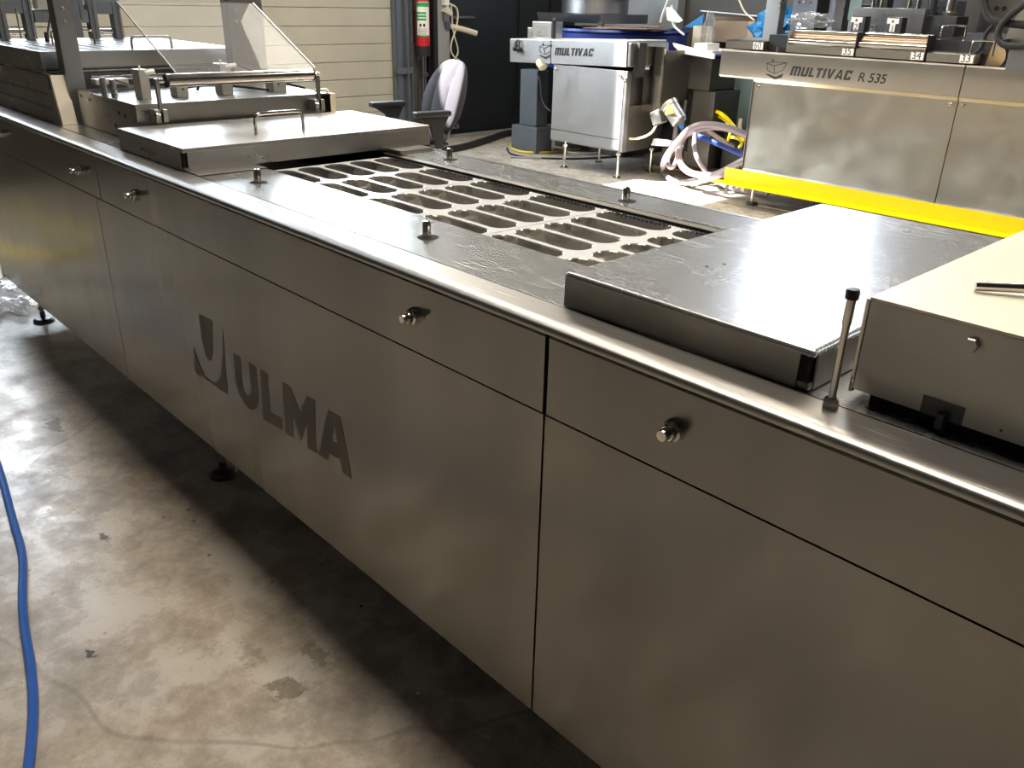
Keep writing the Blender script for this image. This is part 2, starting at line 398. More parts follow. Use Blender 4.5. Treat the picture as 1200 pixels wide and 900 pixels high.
# sectional overhead door: solid panels below, glazed sections above
door = struct('door_1', MB().box(WX-.06, WX-.045, .1, 4.66, 0, 3.42).box(WX-.045, WX-.0, .1, .16, 1.70, 3.42).box(WX-.045, WX, 4.60, 4.66, 1.70, 3.42)
              .box(WX-.045, WX, .16, 4.60, 1.66, 1.76).box(WX-.045, WX, .16, 4.60, 2.52, 2.60).box(WX-.045, WX, .16, 4.60, 3.36, 3.42), 'door_panel')
for k in range(10):
    z0 = .005+k*.165
    MB().box(WX-.045, WX+.012, .11, 4.65, z0, z0+.161, .006).build('panel', 'door_panel', door)
for j, (za, zb) in enumerate(((1.76, 2.52), (2.60, 3.36))):
    for i in range(5):
        ya = .16+i*.888
        MB().box(WX-.035, WX-.028, ya+.02, ya+.868, za, zb).build('pane', 'daylight', door)
        if i: MB().box(WX-.045, WX, ya-.02, ya+.02, za, zb).build('mullion', 'door_panel', door)
struct('trim_1', MB().box(WX+.013, WX+.045, 4.60, 4.73, 0, 3.6, .004).box(WX+.013, WX+.11, 4.73, 4.745, 0, 3.6).box(WX+.05, WX+.06, 4.745, 4.80, 0, 3.6)
       .box(WX+.013, WX+.09, 4.80, 4.815, 0, 3.6).box(WX+.03, WX+.10, 4.61, 4.80, .70, .76, .004).box(WX+.045, WX+.06, 4.64, 4.70, 0, 3.6), 'blue_grey_paint')
struct('trim_2', MB().box(WX, WX+.10, 5.09, 5.14, 0, 4).box(WX, WX+.07, 5.05, 5.06, 0, 4), 'rubber')
struct('trim_3', MB().box(WX, WX+.09, 5.145, 5.31, 0, 4, .004), 'grey_paint')
d2 = struct('door_2', MB().box(WX, WX+.05, 5.33, 7.38, .03, 3.1, .004), 'dark_door')
MB().box(WX+.05, WX+.062, 5.40, 6.75, .06, .16).build('kick_strip', 'dark_door', d2)
MB().box(WX+.05, WX+.075, 6.35, 6.375, .2, 3.05).box(WX+.05, WX+.075, 6.86, 6.885, .2, 3.05).build('door_rib', 'dark_door', d2)
struct('baseboard_west', MB().box(WX+.001, WX+.12, 5.33, 7.38, 0, .028), 'grey_paint')
struct('wall_panel', MB().box(WX+.02, -6.55, NY-.10, NY-.01, 0, 3.2).box(-6.52, -6.1, NY-.14, NY-.01, 0, 3.2), 'wall_pale').name = 'trim_4'

# small wall things beside the dark door
t = wthing('fire_extinguisher', 'red fire extinguisher with green and white label hanging beside the cream door', 'fire extinguisher', (WX+.10, 4.93, .86))
ex, ey = WX+.11, 4.93
MB().lathe([(.078, .0), (.080, .02), (.080, .10)], (ex, ey, .87), n=28).build('base_cup', 'rubber', t)
MB().lathe([(.076, 0), (.076, .40), (.06, .47), (.025, .50), (.025, .54)], (ex, ey, .97), n=28).build('cylinder', 'red', t)
def ring_patch(mb, x, y, r, a0, a1, z0, z1, n=8):
    for i in range(n):
        p = [a0+(a1-a0)*(i+k)/n for k in (0, 1)]
        mb.quad(*[(x+r*math.cos(a), y+r*math.sin(a), z) for a, z in ((p[0], z0), (p[1], z0), (p[1], z1), (p[0], z1))])
    return mb
lab = ring_patch(MB(), ex, ey, .0768, -1.5, .45, 1.06, 1.39).build('label', 'sticker', t)
for za, zb, a1 in ((1.345, 1.385, .45), (1.275, 1.295, -.1), (1.245, 1.265, -.1), (1.215, 1.235, -.1), (1.06, 1.075, .45)): ring_patch(MB(), ex, ey, .0775, -1.4, a1, za, zb).build('label_band', 'green', t)
ib = MB()
for a0 in (-1.05, -.55): ring_patch(ib, ex, ey, .0776, a0, a0+.28, 1.155, 1.185, 3)
for k in range(6): ring_patch(ib, ex, ey, .0776, -1.2, -.05, 1.135-.011*k, 1.138-.011*k, 5)
ib.build('label_print', 'ink', t)['kind'] = 'stuff'
MB().box(WX+.001, WX+.035, 4.90, 4.96, 1.0, 1.3).build('wall_bracket', 'rubber', t)
ch = MB()
for k in range(110): ch.lathe([(.002, 0), (.007, .006), (.007, .016), (.002, .022)], (WX+.13, 4.84, .20+k*.024), n=6)
tag(ch.build('hoist_chain', 'rubber'), 'black beaded chain hanging beside the fire extinguisher', 'chain')
tag(MB().tube([(WX+.03, 4.99, 0), (WX+.03, 4.99, .86)], .012).tube([(WX+.03, 5.02, 0), (WX+.03, 5.02, .9)], .010).box(WX, WX+.06, 4.965, 5.04, .66, .70, .004).build('floor_bolt_rod', 'post'),
    'pair of thin grey rods clamped to the wall under the fire extinguisher', 'rod')
t = wthing('wall_switch_box', 'pale switch box on the grey pilaster beside the dark door', 'switch box', (WX+.09, 5.24, 1.3))
MB().box(WX+.09, WX+.14, 5.20, 5.27, 1.36, 1.60, .006).build('housing', 'white', t)
MB().prism([(5.19, 1.30), (5.30, 1.26), (5.31, 1.29), (5.24, 1.36)], 0, WX+.09, WX+.15).build('bracket', 'beige_alu', t)
MB().cyl((WX+.12, 5.21, 1.20), (WX+.12, 5.21, 1.27), .014).build('cable_gland', 'post', t)
t = wthing('door_lever', 'cream lever handle sticking out by the dark door under a steel bar', 'door handle', (WX+.06, 5.32, 1.15))
MB().tube([(WX+.07, 5.26, 1.17), (WX+.14, 5.40, 1.14), (WX+.22, 5.58, 1.09)], .028, 10, 1).build('grip', 'cream', t)
MB().box(WX+.09, WX+.12, 5.24, 5.30, 1.13, 1.21).build('mount', 'post', t)
tag(MB().cyl((WX+.06, 5.39, 1.245), (WX+.12, 5.63, 1.25), .014).cyl((WX+.05, 5.36, 1.245), (WX+.07, 5.42, 1.245), .022).build('door_bolt', 'chrome'), 'short bright steel bolt bar fixed to the dark door', 'bolt')
tag(MB().tube([(WX+.12, 5.28, 1.38), (WX+.13, 5.40, 1.34), (WX+.13, 5.38, 1.15), (WX+.13, 5.27, .95), (WX+.13, 5.33, .85), (WX+.13, 5.45, .80), (WX+.13, 5.36, .72), (WX+.13, 5.2, .70)], .009)
    .tube([(WX+.13, 5.30, 1.36), (WX+.12, 5.33, 1.1), (WX+.12, 5.42, .9), (WX+.13, 5.33, .82), (WX+.13, 5.20, .76), (WX+.13, 5.16, .6)], .008).build('power_cord', 'cream'),
    'cream cord looping down the pilaster behind the office chair', 'cord')

# ceiling lamp housings (out of frame, reflected in the steel); the middle one is added
for i, (x, y, sx, sy, lab_) in enumerate(((-1.3, .55, 2.4, .8, 'near'), (-5.2, 3.0, 2.6, .5, 'west'), (-1.2, 3.3, 2.6, .5, 'middle'))):
    t = wthing('ceiling_lamp', 'long warm workshop ceiling lamp, the %s one' % {'near': 'short one above the long steel machine', 'south': 'long one south of the long steel machine', 'west': 'long one above the office chair', 'middle': 'long one added between the two machine rows'}[lab_], 'lamp', (x, y, 4.72), 'workshop ceiling lamps')
    t['label'] = 'warm workshop ceiling lamp, ' + {'near': 'the short one above the long steel machine', 'south': 'the one south of the long steel machine', 'west': 'the one above the office chair', 'middle': 'the one added for light between the two machine rows'}[lab_]
    MB().box(x-sx/2-.04, x+sx/2+.04, y-sy/2-.04, y+sy/2+.04, 4.74, 4.82).cyl((x-sx*.3, y, 4.82), (x-sx*.3, y, RZ), .01).cyl((x+sx*.3, y, 4.82), (x+sx*.3, y, RZ), .01).build('housing', 'grey_paint', t)

# ================================================================== MAIN MACHINE (front y=0, top z~1)
MA = wthing('thermoforming_machine', 'long waist-high stainless packaging machine in the foreground with ULMA on its side', 'machine', (-1.8, .43, 0))
LX, RX = -4.43, .9
# side panels
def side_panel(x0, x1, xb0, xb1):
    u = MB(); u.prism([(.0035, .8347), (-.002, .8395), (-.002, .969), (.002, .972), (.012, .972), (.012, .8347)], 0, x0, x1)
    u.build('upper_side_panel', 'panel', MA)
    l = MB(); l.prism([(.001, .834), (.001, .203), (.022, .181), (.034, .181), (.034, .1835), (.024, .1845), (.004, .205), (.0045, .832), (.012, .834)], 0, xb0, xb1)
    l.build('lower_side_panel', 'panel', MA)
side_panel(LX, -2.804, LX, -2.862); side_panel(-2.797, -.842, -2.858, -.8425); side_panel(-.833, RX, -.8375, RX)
MB().box(LX+.02, RX, .016, .05, .19, .985).build('side_frame', 'void', MA)
MB().box(LX+.02, RX, .05, .80, .26, .88).box(LX+.02, RX, .80, .845, .24, .985).build('inner_body', 'dark_steel', MA)
MB().box(LX, LX+.02, .0, .86, .19, .985).build('end_panel', 'steel', MA)
MB().box(LX+.02, RX, .845, .86, .19, .985).build('rear_side_panel', 'mv', MA)
# rails
_rail = MB(); _rail.bev = True
rp = [(.006, .976), (-.006, .976), (-.0075, .980), (-.0065, .985), (-.003, .989), (.004, .9925), (.014, .9945), (.0595, .9965), (.0595, .975)]
_rail.prism(rp, 0, LX-.01, RX).build('front_rail', 'rail', MA)
MB().prism([(.866, .976), (.8665, .986), (.860, .9935), (.842, .9955), (.838, .9955), (.838, .975)], 0, LX-.01, RX).build('rear_rail', 'rail', MA)
# deck plates with pin holes drawn as thin dark washers and film opening between y .262 and .675
MB().box(-2.9, RX, .0665, .262, .985, .995, .0005).build('front_deck_plate', 'deck', MA)
MB().box(-4.4, RX, .055, .075, .975, .9835).build('gap_shade_strip', 'void', MA)  # near-black strip standing in for the shade in the rail gap
MB().box(-2.9, RX, .705, .8365, .985, .995, .001).build('rear_deck_plate', 'deck', MA)
MB().prism([(.689, .965), (.686, .990), (.703, .9935), (.703, .965)], 0, -2.25, RX).build('chain_cover', 'chain_cover', MA)
MB().box(-2.25, RX, .6715, .674, .9155, .980).build('bed_wall', 'block', MA)
MB().box(-2.25, RX, .6745, .69, .955, .978).build('chain_gap_shade', 'void', MA)  # black bar in place of the shade between film and chain
MB().prism([(.0655, .985), (.0655, .996), (.8, .996), (.8, .985)], 0, -4.42, -2.9).build('rear_table', 'deck', MA)
MB().box(-2.25, RX, .255, .262, .955, .9845).build('film_guide', 'void', MA)
teeth = MB()
for k in range(100): x = -2.2+k*.0125; teeth.box(x, x+.006, .669, .678, .979, .9852)
o = teeth.build('clamp_chain', 'rubber', MA); o['kind'] = 'stuff'
MB().box(-2.3, RX, .26, .69, .90, .915).build('film_bed', 'block', MA)
# guide pins
for x, y in ((-2.045, .152), (-1.345, .158), (-2.02, .766), (-1.318, .752)):
    p = MB().lathe([(.0095, 0), (.0095, .028), (.007, .0325), (.003, .034)], (x, y, .9955), n=18).build('guide_pin', 'chrome', MA)
    MB().lathe([(.022, 0), (.022, .0008)], (x+.004, y, .9951), n=22).build('pin_hole', 'void', p)
# quarter turn locks on the upper panels
def lock(x, z, s=1.0):
    k = MB().lathe([(.020*s, 0), (.0195*s, .004), (.018*s, .010), (.0135*s, .013)], (x, -.002, z), (0, -1, 0)).build('panel_lock', 'chrome', MA)
    MB().lathe([(.0125*s, 0), (.0135*s, .002), (.0125*s, .006)], (x, -.0155, z), (0, -1, 0)).build('lock_ring', 'chrome', k)
    MB().lathe([(.0105*s, 0), (.0105*s, .009), (.009*s, .0115), (.006*s, .0118)], (x, -.0215, z), (0, -1, 0), 20).build('lock_cap', 'chrome', k)
    MB().lathe([(.0142*s, 0), (.0142*s, .0018)], (x, -.0152, z), (0, -1, 0)).build('seal', 'rubber', k)
for x, z in ((-3.851, .917), (-2.956, .906), (-2.494, .906), (-1.175, .910), (-.588, .910)): lock(x, z, .82 if x < -1 else .86)
# feet
for x in (-4.24, -2.372, -.55):
    for y in (.09, .78):
        f = MB().lathe([(.045, 0), (.045, .010), (.036, .018), (.012, .022), (.012, .05)], (x, y, 0)).build('foot', 'dark_steel', MA)
        MB().cyl((x, y, .05), (x, y, .30), .010).lathe([(.017, 0), (.017, .018)], (x, y, .06), n=6).build('foot_spindle', 'post', f)
# front lettering, etched
def flat(polys, name, mat, parent, y, d=.0005):
    mb = MB()
    for P in polys: mb.prism(P, 1, y-d, y)
    return mb.build(name, mat, parent, smooth=False)
def w_(pts): return [tuple(p) for p in pts]
LOGO = [('logo_emblem', [[(-2.1711, 0.6349), (-2.0856, 0.639), (-2.1124, 0.5339), (-2.1229, 0.5155), (-2.1363, 0.5066), (-2.1526, 0.5072), (-2.1658, 0.5234), (-2.1717, 0.5641)], [(-2.2409, 0.5131), (-2.2539, 0.429), (-2.1708, 0.4341), (-2.1928, 0.4456), (-2.2111, 0.4653), (-2.2246, 0.4913)], [(-2.1708, 0.4341), (-2.0467, 0.4337), (-2.0402, 0.5091), (-2.0266, 0.6388), (-2.0412, 0.5692), (-2.0673, 0.5), (-2.0906, 0.4672), (-2.1176, 0.4472), (-2.1409, 0.4417), (-2.1656, 0.4427)]]),
('letter', [[(-1.9795, 0.5794), (-1.9401, 0.5809), (-1.9474, 0.509), (-1.9443, 0.4861), (-1.927, 0.4764), (-1.9554, 0.4487), (-1.9773, 0.4666), (-1.9848, 0.5023)], [(-1.927, 0.4764), (-1.9127, 0.4809), (-1.902, 0.4967), (-1.8983, 0.5136), (-1.8936, 0.5814), (-1.8553, 0.582), (-1.8598, 0.4964), (-1.8714, 0.464), (-1.9038, 0.4404), (-1.9321, 0.4381), (-1.9554, 0.4487)]]),
('letter', [[(-1.8336, 0.5827), (-1.7965, 0.5839), (-1.8015, 0.4748), (-1.8468, 0.4368)], [(-1.8015, 0.4748), (-1.7444, 0.4795), (-1.7473, 0.4453), (-1.8468, 0.4368)]]),
('letter', [[(-1.7218, 0.5862), (-1.6834, 0.5864), (-1.6878, 0.5121), (-1.6925, 0.4467), (-1.7323, 0.4446)], [(-1.6834, 0.5864), (-1.6474, 0.5333), (-1.6552, 0.4523), (-1.6878, 0.5121)], [(-1.6089, 0.5898), (-1.6189, 0.5176), (-1.6552, 0.4523), (-1.6474, 0.5333)], [(-1.6089, 0.5898), (-1.574, 0.5914), (-1.5856, 0.448), (-1.6237, 0.4456), (-1.6189, 0.5176)]]),
('letter', [[(-1.5166, 0.5885), (-1.4918, 0.5678), (-1.5101, 0.5074), (-1.5245, 0.4739), (-1.5362, 0.4492), (-1.5756, 0.4493)], [(-1.5166, 0.5885), (-1.4678, 0.5896), (-1.4501, 0.5267), (-1.4347, 0.4457), (-1.4715, 0.4458), (-1.478, 0.4767), (-1.4863, 0.515), (-1.4918, 0.5678)], [(-1.5094, 0.5134), (-1.4863, 0.515), (-1.478, 0.4767), (-1.5245, 0.4739)]])]
for nm, polys in LOGO: flat(polys, nm, 'etch', MA, .0007)

# ------------------------------------------------------------------ formed film web
FW = wthing('film_web', 'formed clear plastic film with rows of long oval cavities lying in the machine bed', 'film', (-1.5, .47, .985))
def rrect(cx, cy, hx, hy, r, n=5):
    pts = []
    for sx, sy, a0 in ((1, 1, 0), (-1, 1, PI/2), (-1, -1, PI), (1, -1, 1.5*PI)):
        for k in range(n+1):
            a = a0+PI/2*k/n; pts.append((cx+sx*(hx-r)+r*math.cos(a), cy+sy*(hy-r)+r*math.sin(a)))
    return pts
ZF = .986
bounds = [-2.21+.2245*k for k in range(8)]
cols = [.2905, .3765, .4625, .5485, .6345]
fl = MB(); cup_proto = None
def cell(mb, x0, x1, y0, y1, cx, cy, hx, hy, r):
    inner = rrect(cx, cy, hx, hy, r); outer = []
    for (px, py) in inner:
        dx, dy = px-cx, py-cy
        tx = ((x1 if dx > 0 else x0)-cx)/dx if abs(dx) > 1e-9 else 1e9
        ty = ((y1 if dy > 0 else y0)-cy)/dy if abs(dy) > 1e-9 else 1e9
        t_ = min(tx, ty); outer.append((cx+dx*t_, cy+dy*t_))
    n = len(inner)
    # insert corners
    A = [mb.bm.verts.new((*p, ZF)) for p in inner]; B = [mb.bm.verts.new((*p, ZF)) for p in outer]
    for i in range(n):
        j = (i+1) % n; a, b = outer[i], outer[j]; corner = None
        if abs(a[0]-b[0]) > 1e-6 and abs(a[1]-b[1]) > 1e-6:
            corner = (x1 if cx < a[0]+b[0]-cx and (a[0]+b[0])/2 > cx else x0, y1 if (a[1]+b[1])/2 > cy else y0)
        vs = [A[i], B[i]]
        if corner: vs.append(mb.bm.verts.new((*corner, ZF)))
        vs += [B[j], A[j]]; mb.bm.faces.new(vs)
def cup_mesh():
    mb = MB(); n = 5; prof = [(0, 0, .0), (.003, .003, -.002), (.006, .006, -.022), (.009, .009, -.033), (.014, .014, -.038), (.022, .022, -.0385)]
    rings = []
    for ix, iy, z in prof:
        rings.append([mb.bm.verts.new((x, y, z)) for x, y in rrect(0, 0, .1005-ix, .0365-iy, max(.004, .033-ix))])
    for a, b in zip(rings, rings[1:]):
        for i in range(len(a)): mb.bm.faces.new((a[i], a[(i+1) % len(a)], b[(i+1) % len(a)], b[i]))
    mb.bm.faces.new(rings[-1])
    for x in (-.045, .0, .05):   # moulded ribs across the cup
        mb.prism([(-.024, -.038), (-.012, -.030), (.012, -.030), (.024, -.038)], 0, x-.004, x+.004)
    return mb
proto = None
for i in range(7):
    x0, x1 = bounds[i], bounds[i+1]; cx = (x0+x1)/2
    for j, cy in enumerate(cols):
        y0 = .2475 if j == 0 else (cols[j-1]+cy)/2; y1 = .6675 if j == 4 else (cols[j+1]+cy)/2
        cell(fl, x0, x1, y0, y1, cx, cy, .1005, .0365, .033)
        if proto is None:
            proto = cup_mesh().build('cavity', 'cup', None); proto.parent = FW; c = proto
        else:
            c = proto.copy(); COL.objects.link(c); c.parent = FW
        c.location = (cx+1.5, cy-.47, ZF-.985)
bmesh.ops.remove_doubles(fl.bm, verts=fl.bm.verts, dist=1e-5)
fl.build('film_flange', 'film', FW, smooth=False)
for k in (2, 4, 6): MB().box(bounds[k]-.003, bounds[k]+.003, .25, .672, ZF+.0002, ZF+.0012).build('index_seam', 'film', FW)

# ------------------------------------------------------------------ steel covers resting on the deck
def cover(name, label, x0, x1, y0, y1, z0, z1, top, side, slot=False, r=.006):
    t = wthing(name, label, 'cover', ((x0+x1)/2, (y0+y1)/2, z0))
    th = .003
    MB().box(x0, x1, y0, y1, z1-.012, z1, r, seg=3).build('top_sheet', top, t)
    MB().box(x0+.001, x1-.019, y0+.0005, y0+.004, z0, z1-.004, .001).build('front_flange', side, t)
    MB().box(x0+.001, x1-.001, y1-.004, y1-.0005, z0, z1-.004, .001).build('rear_flange', side, t)
    MB().box(x0+.0005, x0+.004, y0+.004, y1-.004, z0, z1-.004, .001).build('left_flange', side, t)
    MB().box(x1-.004, x1-.0005, y0+.012, y1-.004, z0, z1-.004, .001).build('right_flange', side, t)
    MB().box(x1-.019, x1-.007, y0+.002, y0+.013, z0+.011, z1-.007).build('corner_slot', 'void', t)
    MB().box(x1-.0195, x1-.001, y0+.0005, y0+.013, z0, z0+.0115, .004).build('corner_tab', side, t)
    return t
nl = cover('steel_cover', 'near scratched steel cover plate with rounded folded edges beside the aluminium block', -.872, -.443, .066, .866, .9968, 1.053, 'lid', 'lid_side')
for x_, y_ in ((-.735, .30), (-.745, .265)): MB().lathe([(.0032, 0), (.0032, .0004)], (x_, y_, 1.0531)).build('rivet_hole', 'void', nl)
flid = cover('steel_cover', 'far smooth steel cover plate with a bent rod handle below the clear guard', -2.735, -2.272, .058, .888, .9968, 1.058, 'rail', 'steel', r=.0025)
MB().tube([(-2.392, .335, 1.056), (-2.392, .335, 1.105), (-2.392, .345, 1.1145), (-2.392, .36, 1.1165), (-2.392, .47, 1.1165), (-2.392, .485, 1.1145), (-2.392, .493, 1.105), (-2.392, .493, 1.056)], .0048, 10, 2).build('handle', 'chrome', flid)
# raised strip beneath the far cover
MB().prism([(.0655, .9955), (.0655, .9975), (.262, .9975), (.262, .9955)], 0, -2.74, -2.20).build('cover_strip', 'rail', MA)
MB().prism([(.695, .9955), (.695, 1.006), (.82, 1.006), (.82, .9955)], 0, -2.74, -2.17).build('rear_cover_strip', 'steel', MA)

# ------------------------------------------------------------------ aluminium tool block at the right edge
TB = wthing('tool_block', 'big pale aluminium die block with hexagon bolt at the right edge', 'machine block', (-.1, .4, 1.0))
MB().box(-.398, .55, .087, .80, 1.012, 1.127, .001).build('body', 'block', TB)
MB().box(-.399, .55, .086, .80, 1.1272, 1.1312, .0008).build('lit_top_plate', 'beige_alu', TB)  # warm light on the block top is put into this beige
MB().box(-.403, -.3985, .0865, .79, 1.008, 1.128, .0008).build('left_strip', 'chrome', TB)
MB().box(-.38, .55, .10, .78, .9955, 1.012).build('gap_shade_block', 'void', TB)  # dark box painted as the shaded gap beneath the block
MB().lathe([(.0085, 0), (.0085, .005), (.0075, .0065)], (-.279, .087, 1.108), (0, -1, 0), 6).build('hex_bolt', 'block', TB)
MB().box(-.315, -.268, .0862, .0872, 1.012, 1.034).build('notch', 'dark_steel', TB)
MB().lathe([(.007, 0), (.007, .018)], (-.289, .0835, 1.0025), n=6).build('adjusting_bolt', 'dark_steel', TB)
MB().lathe([(.0016, 0), (.0016, .0006)], (-.228, .0872, 1.022), (0, -1, 0)).build('screw', 'dark_steel', TB)
tag(MB().cyl((-.327, .205, 1.1385), (-.15, .31, 1.150), .0062).build('loose_steel_rod', 'chrome'), 'round steel rod lying on top of the aluminium block', 'rod')
PR = wthing('locating_rod', 'upright slim steel rod with black cap standing beside the near cover', 'rod', (-.405, .050, .996))
MB().lathe([(.0105, 0), (.0105, .004), (.0095, .010), (.008, .012), (.005, .014)], (-.405, .050, .9963), n=6).build('base_nut', 'chrome', PR)
MB().lathe([(.0045, 0), (.0045, .092), (.0055, .094), (.0055, .128)], (-.405, .050, 1.01), n=20).build('shaft', 'chrome', PR)
MB().lathe([(.0045, 0), (.0078, .001), (.0080, .010), (.0070, .0125), (.004, .013)], (-.405, .050, 1.134), n=20).build('cap', 'black', PR)
# ------------------------------------------------------------------ sealing station on the far end of the machine
gp = MB().prism([(-4.42, .997), (-3.345, .997), (-3.385, 1.160), (-4.42, 1.160)], 1, .078, .081)
gp.prism([(.078, 1.157), (.078, 1.160), (.10, 1.160), (.10, 1.157)], 0, -4.42, -3.39)
pg = gp.build('perforated_guard', 'steel', MA)
MB().prism([(-3.348, .997), (-3.343, .997), (-3.383, 1.160), (-3.388, 1.160)], 1, .0825, .132).build('guard_end_flange', 'beige_alu', pg)
MB().prism([(-3.392, 1.115), (-3.380, 1.115), (-3.389, 1.155), (-3.397, 1.155)], 1, .0765, .0778).build('guard_corner_slot', 'void', pg)
hb = MB()
for k in range(28):
    hb.lathe([(.005, 0), (.005, .0006)], (-3.45-k*.035, .078, 1.093), (0, -1, 0), 10)
    hb.lathe([(.005, 0), (.005, .0006)], (-3.42-k*.035, .078, 1.047), (0, -1, 0), 10)
o = hb.build('guard_holes', 'void', pg); o['kind'] = 'stuff'
for y0, y1, d_ in ((.127, .190, 0), (.757, .905, 1)):
    p = MB().box(-3.425, -3.362, y0, y1, .99, 1.90, .006).build('portal_post', 'post', MA)
    for z in (1.335, 1.375):
        MB().lathe([(.006, 0), (.006, .004), (.004, .005)], (-3.362, y0+.03, z), (1, 0, 0), 12).build('post_screw', 'steel', p)
MB().box(-3.43, -3.35, .12, .91, 1.78, 1.88, .005).build('portal_beam', 'post', MA)
MB().box(-4.40, -3.50, .10, .87, .9955, 1.155).build('transport_body', 'dark_steel', MA)
sl = MB().box(-4.41, -3.50, .095, .868, 1.157, 1.231, .003).build('raised_table', 'steel', MA)
sb_ = MB()
for i in range(22):
    for j in range(14):
        x = -4.36+i*.038; y = .13+j*.052; sb_.box(x, x+.022, y, y+.012, 1.2311, 1.2318)
o = sb_.build('table_slots', 'dark_steel', sl); o['kind'] = 'stuff'
MB().box(-3.505, -3.4995, .105, .86, 1.165, 1.170).box(-3.505, -3.498, .105, .86, 1.172, 1.174).build('table_fold', 'void', sl)
def bow(a, b, h, r=.005, mat='chrome', name='handle', par=None, off=(0, 0, 0)):
    a, b = Vector(a), Vector(b); u = (b-a).normalized(); hh = Vector((0, 0, h)); rr = min(h, .02)
    pts = [a, a+hh-Vector((0, 0, rr)), a+hh*.97+u*rr*.15, a+hh+u*rr, b+hh-u*rr, b+hh*.97-u*rr*.15, b+hh-Vector((0, 0, rr)), b]
    return MB().tube(pts, r, 10, 2).build(name, mat, par)
bow((-3.56, .445, 1.23), (-3.56, .600, 1.23), .044, .0055, 'post', 'handle', sl)
bow((-3.62, .18, 1.245), (-3.62, .33, 1.245), .05, .004, 'chrome', 'handle', sl)
# lifting frames above the raised table
for yb in (.175, .545):
    f = MB().box(-4.34, -4.28, yb, yb+.035, 1.232, 1.62, .003).box(-4.34, -4.28, yb+.105, yb+.14, 1.232, 1.62, .003).box(-4.335, -4.285, yb+.03, yb+.11, 1.335, 1.40, .003).build('lifting_frame', 'blue_grey_paint', MA)
    MB().cyl((-4.31, yb+.036, 1.262), (-4.31, yb+.104, 1.262), .012).build('frame_roller', 'chrome', f)
    MB().cyl((-4.272, yb+.018, 1.235), (-4.272, yb+.018, 1.60), .003).cyl((-4.272, yb+.128, 1.235), (-4.272, yb+.128, 1.60), .003).build('guide_rods', 'chrome', f)['kind'] = 'stuff'
for ya, yb2, z0 in ((.335, .425, 1.355), (.475, .53, 1.372)):
    MB().box(-4.33, -4.27, ya, yb2, z0, z0+.2, .003).build('valve_cover', 'block', MA)
MB().box(-4.32, -4.28, .32, .54, 1.30, 1.352, .002).build('cross_beam', 'blue_grey_paint', MA)
MB().box(-3.50, -3.40, .195, .225, 1.28, 1.55, .004).box(-3.50, -3.40, .225, .240, 1.34, 1.55, .002).build('valve_bracket', 'blue_grey_paint', MA)
MB().tube([(-4.1, .30, 1.232), (-4.1, .31, 1.28), (-4.1, .33, 1.33), (-4.1, .36, 1.42)], .004).cyl((-4.1, .30, 1.232), (-4.1, .302, 1.27), .009).build('sensor_cable', 'rubber', MA)
MB().cyl((-4.05, .19, 1.25), (-4.05, .19, 1.36), .003).build('thin_pin', 'chrome', MA)
# station block with fittings
sbk = MB().box(-3.33, -2.80, .146, .845, .9965, 1.114, .001).build('station_block', 'steel', MA)
for x, z in ((-3.30, 1.095), (-3.22, 1.090)): MB().lathe([(.005, 0), (.005, .004)], (x, .146, z), (0, -1, 0), 10).build('block_screw', 'chrome', sbk)
for x, z in ((-2.95, 1.075), (-2.90, 1.07), (-3.0, 1.03)): MB().lathe([(.006, 0), (.006, .001)], (x, .146, z), (0, -1, 0), 10).build('block_bore', 'void', sbk)
for y0, y1, z1 in ((.218, .250, 1.205), (.335, .375, 1.150), (.495, .535, 1.215), (.688, .742, 1.150)):
    b_ = MB().box(-2.985, -2.925, y0, y1, 1.1141, z1, .003).build('upright_block', 'block', MA)
    if z1 > 1.2: MB().cyl((-2.93, y0+.02, z1-.01), (-2.93, y1+.02, z1-.006), .008).cyl((-2.94, y0+.01, z1-.01), (-2.94, y0+.01, z1+.012), .004).build('air_fitting', 'white', b_)
    else: MB().lathe([(.004, 0), (.004, .004)], (-2.925, y0+.02, z1-.01), (1, 0, 0), 10).build('block_screw', 'chrome', b_)
for p_, q_, r_ in (((-3.09, .158, 1.114), (-3.09, .158, 1.172), .010), ((-3.05, .175, 1.114), (-3.05, .175, 1.168), .010)):
    MB().cyl(p_, q_, r_).build('clamp_post', 'steel', MA)
MB().tube([(-3.05, .18, 1.166), (-2.98, .255, 1.132)], .005, 10, 0).build('clamp_lever', 'chrome', MA)
MB().cyl((-3.32, .20, 1.150), (-3.32, .84, 1.150), .008).build('cross_bar', 'chrome', MA)
MB().box(-3.31, -3.25, .19, .30, 1.135, 1.152, .002).build('slide_carriage', 'block', MA)
for p in ([(-3.05, .46, 1.12), (-3.05, .48, 1.17), (-3.05, .56, 1.205), (-3.05, .64, 1.20), (-3.0, .72, 1.14)], [(-3.1, .40, 1.118), (-3.1, .5, 1.135), (-3.1, .62, 1.125), (-2.95, .68, 1.12)], [(-3.0, .70, 1.13), (-3.0, .76, 1.14), (-2.9, .80, 1.125)]):
    MB().tube(p, .0042).build('air_hose', 'rubber', MA)
